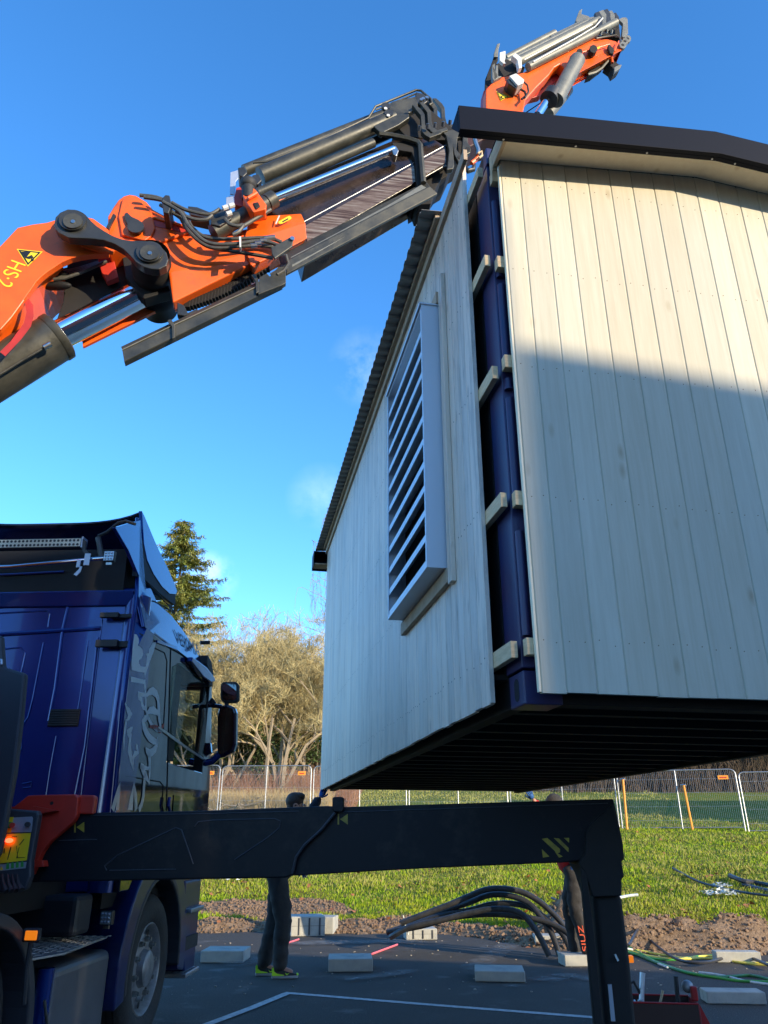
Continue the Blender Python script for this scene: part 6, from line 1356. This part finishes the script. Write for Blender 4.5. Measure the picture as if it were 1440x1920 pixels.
tool('spanner', [(-.16, .12, .05), (-.12, .14, .30), (-.10, .15, .40)], [.022, .020, .022], 'alu', 'grey steel handle sticking up out of the red crate', 'tool')
tool('hammer', [(.14, .14, .08), (.145, .15, .28), (.15, .15, .38)], .018, 'rubber', 'black handle standing upright in the red crate', 'tool')
tool('chisel', [(-.02, .2, .10), (.05, .22, .27)], .010, 'lumber', 'short wooden handle leaning inside the red crate', 'tool')
tool('tool_strap', [(-.24, .10, .12), (-.27, .1, .30), (-.18, .12, .34), (-.13, .14, .24)], .012, 'rubber', 'black strap loop hanging over the left side of the red crate', 'strap')
tool('shackle', [(-.20, .08, .22), (-.18, .05, .18), (-.16, .08, .22)], .012, 'steel', 'steel shackle lying on top of the tools in the crate', 'shackle')
tag(MB().blob(ROOTM[tc_.name].inverted() @ Vector((.23, .16, .31)), .045, 3, .02).build('glass_jar', M['rim']), 'small round grey lid resting on the crate corner', 'lid')

# ================================================================ people
def skin_obj(name, J, E_, m, parent, sub=2):
    names = list(J); me = bpy.data.meshes.new(name); Mi = ROOTM[parent.name]
    me.from_pydata([tuple(Mi @ Vector(J[n][0])) for n in names], [(names.index(a), names.index(b)) for a, b in E_], []); me.materials.append(m)
    o = bpy.data.objects.new(name, me); COL.objects.link(o); o.parent = parent; ROOTM[o.name] = ROOTM[parent.name]
    md = o.modifiers.new('skin', 'SKIN'); md.use_smooth_shade = True
    if not me.skin_vertices:
        bpy.context.view_layer.objects.active = o
    sk = me.skin_vertices[0].data if me.skin_vertices else None
    for i, n in enumerate(names):
        r = J[n][1]; sk[i].radius = r if isinstance(r, tuple) else (r, r); sk[i].use_root = (i == 0)
    sb = o.modifiers.new('sub', 'SUBSURF'); sb.levels = sub; sb.render_levels = sub
    bpy.context.view_layer.update(); me2 = bpy.data.meshes.new_from_object(o.evaluated_get(bpy.context.evaluated_depsgraph_get())); o.modifiers.clear(); o.data = me2; me2.name = name
    if name in ('trousers', 'jacket'):
        tx_ = bpy.data.textures.new('folds', 'CLOUDS'); tx_.noise_scale = .085; dm = o.modifiers.new('folds', 'DISPLACE'); dm.texture = tx_; dm.strength = .045; dm.mid_level = .25; dm.texture_coords = 'LOCAL'
    return o
def V3(a, b, c): return Vector((a, b, c))
def person(base, yaw, lean, arm_to, arm2, label, mats, hair, stance, zoff=0, cap=False, lw=.88):
    """faces +x in its own frame; all joints given in that frame and turned into world"""
    t = root('person', (base[0], base[1], zoff), yaw, label, 'person')
    W = ROOTM[t.name].inverted(); w = lambda p: W @ Vector(p)
    fl, fr = stance
    hip = V3(lean[0], 0, .96); sh = V3(lean[1], 0, 1.48); nk = V3(lean[1]+.02, 0, 1.56); hd = V3(lean[1]+.05, 0, 1.73)
    hl, hr = hip+V3(0, .10, -.02), hip+V3(0, -.10, -.02)
    kl = (hl+V3(fl, .10, .08))/2+V3(.05, 0, .03); kr = (hr+V3(fr, -.10, .08))/2+V3(.05, 0, .03)
    al, ar = V3(fl, .10, .10), V3(fr, -.10, .10)
    sl, sr = sh+V3(0, .19, -.03), sh+V3(0, -.19, -.03)
    Wi = ROOTM[t.name]
    def elbow(s_, h_, bend): m = (s_+h_)/2; return m+V3(*bend)
    ha = Wi @ Vector(arm_to); hb = V3(*arm2); ea = elbow(sr, ha, (.02, -.03, -.05)); eb = elbow(sl, hb, (-.06, .05, -.03))
    J = {'pel': (w(hip), (.125, .13)), 'sp': (w((hip+sh)/2), (.11, .12)), 'ch': (w(sh+V3(0, 0, -.08)), (.12, .13)), 'nk': (w(nk), .055), 'jaw': (w(hd+V3(.01, 0, -.06)), .072), 'hd': (w(hd+V3(0, 0, .03)), .092), 'tp': (w(hd+V3(-.01, 0, .08)), .075),
         'sl': (w(sl), .055), 'el': (w(eb), .042), 'wl': (w(hb), .028), 'sr': (w(sr), .055), 'er': (w(ea), .042), 'wr': (w(ha), .028),
         'hl': (w(hl), .085), 'kl': (w(kl), .058), 'al': (w(al), .042), 'tl': (w(al+V3(.14, 0, -.05)), .03), 'hr': (w(hr), .085), 'kr': (w(kr), .058), 'ar': (w(ar), .042), 'tr': (w(ar+V3(.14, 0, -.05)), .03)}
    E_ = [('pel', 'sp'), ('sp', 'ch'), ('ch', 'nk'), ('nk', 'jaw'), ('jaw', 'hd'), ('hd', 'tp'), ('ch', 'sl'), ('sl', 'el'), ('el', 'wl'), ('ch', 'sr'), ('sr', 'er'), ('er', 'wr'), ('pel', 'hl'), ('hl', 'kl'), ('kl', 'al'), ('al', 'tl'), ('pel', 'hr'), ('hr', 'kr'), ('kr', 'ar'), ('ar', 'tr')]
    for k_ in ('pel', 'hl', 'kl', 'hr', 'kr', 'al', 'ar'): p_, r_ = J[k_]; J[k_] = (p_, tuple(q*.72 for q in r_) if isinstance(r_, tuple) else r_*.72)
    body = skin_obj('body', J, E_, M['skin'], t)
    g = .016
    Jt = {'pel': (w(hip+V3(-.02, 0, .02)), (.15, .155)), 'wst': (w(hip+V3(0, 0, .14)), (.135, .145)), 'hl': (w(hl), (.115, .10)), 'ml': (w((hl+kl)/2), (.125, .10)), 'kl': (w(kl), (.105, .09)), 'cl': (w((kl+al)/2+V3(-.01, 0, .05)), .090), 'al': (w(al+V3(-.01, 0, -.03)), .080), 'hr': (w(hr), (.115, .10)), 'mr': (w((hr+kr)/2), (.125, .10)), 'kr': (w(kr), (.105, .09)), 'cr': (w((kr+ar)/2+V3(-.01, 0, .05)), .090), 'ar': (w(ar+V3(-.01, 0, -.03)), .080)}
    Jt = {k_: (p_, tuple(q*lw for q in r_) if isinstance(r_, tuple) else r_*lw) if k_ not in ('pel', 'wst') else (p_, r_) for k_, (p_, r_) in Jt.items()}
    skin_obj('trousers', Jt, [('pel', 'wst'), ('pel', 'hl'), ('hl', 'ml'), ('ml', 'kl'), ('kl', 'cl'), ('cl', 'al'), ('pel', 'hr'), ('hr', 'mr'), ('mr', 'kr'), ('kr', 'cr'), ('cr', 'ar')], mats['trousers'], t)
    Jj = {'ch': (w(sh+V3(0, 0, -.10)), (.145, .16)), 'sp': (w((hip+sh)/2+V3(0, 0, .02)), (.14, .15)), 'hm': (w(hip+V3(0, 0, -.02)), (.17, .175)), 'nk': (w(nk+V3(-.01, 0, -.02)), .075), 'sl': (w(sl), .078), 'el': (w(eb), .062), 'wl': (w(hb+(eb-hb)*.12), .046), 'sr': (w(sr), .078), 'er': (w(ea), .062), 'wr': (w(ha+(ea-ha)*.12), .046)}
    skin_obj('jacket', Jj, [('ch', 'sp'), ('sp', 'hm'), ('ch', 'nk'), ('ch', 'sl'), ('sl', 'el'), ('el', 'wl'), ('ch', 'sr'), ('sr', 'er'), ('er', 'wr')], mats['jacket'], t)
    # hands in work gloves: palm, four fingers of different length and a thumb
    for (h_, e_, sg) in ((ha, ea, -1), (hb, eb, 1)):
        d = (h_-e_).normalized(); side = d.cross(V3(0, 1, 0)).normalized() if abs(d.y) < .9 else V3(1, 0, 0); nrm = d.cross(side).normalized(); P0 = h_+d*.045
        Jh = {'c': (w(P0), (.035, .022)), 'w': (w(h_), (.028, .024))}; Eh = [('w', 'c')]
        for k, (o_, ln) in enumerate(((-.032, .070), (-.011, .082), (.011, .077), (.031, .060))):
            b0 = P0+side*o_*.9+d*.03; b1 = b0+d*ln*.55+nrm*.010; b2 = b1+d*ln*.40+nrm*.022
            Jh['a%d' % k] = (w(b0), .0115); Jh['b%d' % k] = (w(b1), .0105); Jh['d%d' % k] = (w(b2), .009); Eh += [('c', 'a%d' % k), ('a%d' % k, 'b%d' % k), ('b%d' % k, 'd%d' % k)]
        q = P0-side*.035-d*.01; Jh['t0'] = (w(q), .0125); Jh['t1'] = (w(q-side*.022+d*.035+nrm*.012), .0115); Jh['t2'] = (w(q-side*.026+d*.062+nrm*.022), .010); Eh += [('c', 't0'), ('t0', 't1'), ('t1', 't2')]
        skin_obj('glove', Jh, Eh, M['glove'], t)
    # face: ear, nose, brow, eye, mouth
    H = hd
    for s_ in (-1, 1):
        MB().lathe(w(H+V3(-.005, s_*.088, -.01)), (W.to_3x3() @ V3(-.3, s_, 0)), [(0, .030), (.010, .032), (.014, .026), (.010, .014)], 14).build('ear', M['skin'], t)
        MB().blob(w(H+V3(.079, s_*.030, .005)), .011, 2, 0).build('eye', M['plastic_w'], t); MB().blob(w(H+V3(.087, s_*.031, .005)), .005, 2, 0).build('pupil', M['dark'], t)
    MB().tube([w(H+V3(.090, 0, .015)), w(H+V3(.112, 0, -.025)), w(H+V3(.092, 0, -.036))], [.009, .015, .008], 8).build('nose', M['skin'], t)
    MB().tube([w(H+V3(.084, -.022, -.062)), w(H+V3(.094, 0, -.060)), w(H+V3(.084, .022, -.062))], .005, 6).build('mouth', mat('lip', (.40, .14, .11), .5), t)
    mb = MB(); rnd = random.Random(3)
    if cap:
        mb.blob(w(H+V3(-.012, 0, .045)), .115, 3, .01, sc=(1.0, .92, 1.0)); mb.build('hat', M['cloth_dark'], t)
    else:
        mb.blob(w(H+V3(-.022, 0, .050)), .106, 3, .012, sc=(1.0, .90, .92)); mb.blob(w(H+V3(.030, 0, .095)), .070, 3, .05, sc=(1.0, 1.1, .7)); mb.blob(w(H+V3(-.055, 0, -.005)), .068, 3, .02, sc=(.8, 1.05, 1.2)); mb.build('hair', hair, t)
    return t, w, (al, ar, kl, kr, hip, hl, hr)
def shoe(t, w, a, cols, neon=False):
    # sole outline and upper, toe to +x
    a = Vector(a); o = lambda x, y, z: w(V3(a.x+x, a.y+y, z))
    out = [(-.085, .030), (-.09, 0), (-.085, -.030), (-.03, -.036), (.05, -.040), (.12, -.046), (.17, -.038), (.195, -.012), (.19, .018), (.16, .038), (.10, .042), (.03, .034)]
    s = MB().prism([o(x, y, .004) for x, y in out], (0, 0, .026)).build('shoe', cols[0], t, bevel=.006)
    up = MB(); prof_ = [(-.085, .032, .105), (-.05, .036, .115), (0, .038, .112), (.05, .040, .085), (.10, .042, .066), (.15, .036, .052), (.185, .02, .040)]
    n = 10; Vv = []
    for (x, wd_, h_) in prof_:
        for k in range(n+1): an = pi*k/n; Vv.append(o(x, wd_*cos(an), .030+(h_-.030)*sin(an)**.7))
    up.add(Vv, [(i*(n+1)+j, i*(n+1)+j+1, (i+1)*(n+1)+j+1, (i+1)*(n+1)+j) for i in range(len(prof_)-1) for j in range(n)], 0, True); up.add(Vv[:n+1], [tuple(range(n+1))]); up.add(Vv[-(n+1):], [tuple(range(n+1))])
    up.build('upper', cols[1], s)
    if neon:
        for sg in (-1, 1):
            MB().prism([o(x, sg*.0385, z) for x, z in ((-.088, .10), (-.068, .108), (-.060, .07), (-.03, .050), (.035, .040), (.05, .031), (-.085, .031))], Vector((0, 0, 0))+(w(V3(0, sg*.006, 0))-w(V3(0, 0, 0)))).build('heel_panel', M['neon'], s)
            MB().prism([o(x, sg*.0425, z) for x, z in ((.055, .060), (.075, .046), (.105, .058), (.078, .036), (.066, .038))], w(V3(0, sg*.003, 0))-w(V3(0, 0, 0))).build('side_mark', M['neon'], s)
        MB().prism([o(x, y, .030) for x, y in ((.18, -.03), (.196, -.012), (.192, .016), (.176, .028))], (0, 0, .018)).build('toe_cap', M['neon'], s)
        for k in range(4): MB().tube([o(.02+k*.022, -.026, .098-k*.011), o(.026+k*.022, 0, .112-k*.014), o(.02+k*.022, .026, .098-k*.011)], .004, 5).build('lace', M['rubber'], s)
    return s
# worker one: in profile, right arm reaching to the far corner of the cabin
p0 = gp(516, 1832); cor = ROOTM[mod.name].inverted() @ Vector((-.02, 6.98, ZB-.07))
P1, w1, j1 = person((p0.x, p0.y), RAD(6), (-.02, .10), (cor.x-.10, cor.y-.12, cor.z-.02), (.22, .16, 1.08), 'brown haired worker in dark clothes and neon green shoes, reaching up to the cabin corner', {'trousers': M['cloth_dark'], 'jacket': M['cloth_navy']}, M['hair'], (-.13, .05))
shoe(P1, w1, j1[0], (M['sole'], M['rubber']), True); shoe(P1, w1, j1[1], (M['sole'], M['rubber']), True)
# worker two: dark hat, standing on the block behind the support leg, hand on the underside
p1 = gp(1091, 1808)
P2, w2, j2 = person((p1.x, p1.y), RAD(170), (.02, .13), (p1.x-.46, p1.y-.10, 1.84), (.02, .16, 1.05), 'worker in dark hat and red jacket behind the support leg, one gloved hand raised', {'trousers': M['cloth_dark'], 'jacket': M['cloth_red']}, M['hair'], (-.07, .07), .02, True, .74)
shoe(P2, w2, j2[0], (M['sole'], M['cloth_dark'])); shoe(P2, w2, j2[1], (M['sole'], M['cloth_dark']))
# orange lettering running down the shin of worker two
q0 = hit(1086, 1735, (0, p1.y-.19, 0), (0, 1, 0)); q1 = hit(1096, 1783, (0, p1.y-.19, 0), (0, 1, 0)); xd = (q1-q0).normalized()
c = bpy.data.curves.new('t', 'FONT'); c.body = 'SIUZ'; o = bpy.data.objects.new('tmp', c); COL.objects.link(o); bpy.context.view_layer.update(); me = bpy.data.meshes.new_from_object(o.evaluated_get(bpy.context.evaluated_depsgraph_get())); bpy.data.objects.remove(o)
X0 = min(v.co.x for v in me.vertices); X1 = max(v.co.x for v in me.vertices); k = (q1-q0).length/(X1-X0); upv = xd.cross(Vector((0, 1, 0))).normalized()
if upv.x < 0: upv = -upv
vs = [q1-xd*(v.co.x-X0)*k + Vector((.035, -.02, 0)) - Vector((1, 0, 0))*v.co.y*.085 for v in me.vertices]
MB().add(vs, [list(p.vertices) for p in me.polygons]).build('leg_lettering', M['orange_print'], P2, recalc=False)

# ================================================================ unseen buildings, shaped and placed for the shadows they cast into the scene
SD = 22.0; sx_, sy_ = SUN_AZ; px_, py_ = .660, .751
def SB(s_, z, d=0): return Vector((sx_*(SD+d)+px_*s_, sy_*(SD+d)+py_*s_, z))
dz = (SD-15)*.2586
hs_ = root('gabled_building', tuple(SB(4, 0)), 0, 'tall grey gabled building behind the viewer, unseen, its skyline shaped for the shadow', 'building')
sk = [(2.80, 7.92), (3.87, 7.60), (4.68, 7.40), (6.2, 6.86), (7.7, 6.05), (9.84, 4.80), (12, 4.2), (16, 3.8)]  # skyline shaped so its shadow edge crosses cladding and yard as wanted
MB().prism([SB(2.80, -.5)]+[SB(s_, z+dz) for s_, z in sk]+[SB(16, -.5)], SB(0, 0, 9)-SB(0, 0)).build('walls', M['facade2'], hs_)
for k in range(4): MB().prism([SB(4+k*2.4, 1.2, -.04), SB(5.3+k*2.4, 1.2, -.04), SB(5.3+k*2.4, 3.2, -.04), SB(4+k*2.4, 3.2, -.04)], SB(0, 0, .03)-SB(0, 0)).build('window', M['glass'], hs_)
hb_ = root('truck_shade_block', tuple(SB(-6, 0)), 0, 'unseen red brown flat roofed block behind the viewer, added to shade the truck', 'building')
MB().prism([SB(-34, -.5), SB(-34, 9.1+dz), SB(.2, 9.05+dz), (SB(.2, 8.95+dz)), SB(2.78, 8.80+dz), SB(2.78, -.5)], SB(0, 0, 9)-SB(0, 0)).build('walls', M['facade'], hb_)  # added to shade the truck and darken reflections on the cab back
for k in range(4):
    for j in range(2): MB().prism([SB(-8+k*2.4, 1.5+j*4, -.04), SB(-6.6+k*2.4, 1.5+j*4, -.04), SB(-6.6+k*2.4, 3.2+j*4, -.04), SB(-8+k*2.4, 3.2+j*4, -.04)], SB(0, 0, .03)-SB(0, 0)).build('window', M['glass'], hb_)
sh = root('occluder', (29, 24, 0), 0, 'red brown outbuilding right of the lawn, unseen, added to shade the slope', 'building')
MB().bb((22, 22, .4), (36, 26, 8.0)).build('walls', M['facade'], sh); MB().prism([(21.7, 21.7, 8.0), (36.3, 21.7, 8.0), (36.3, 24, 8.6), (21.7, 24, 8.6)], (0, 0, .1)).build('roof', M['roofsheet'], sh)  # unseen block added to cast shade across the upper lawn
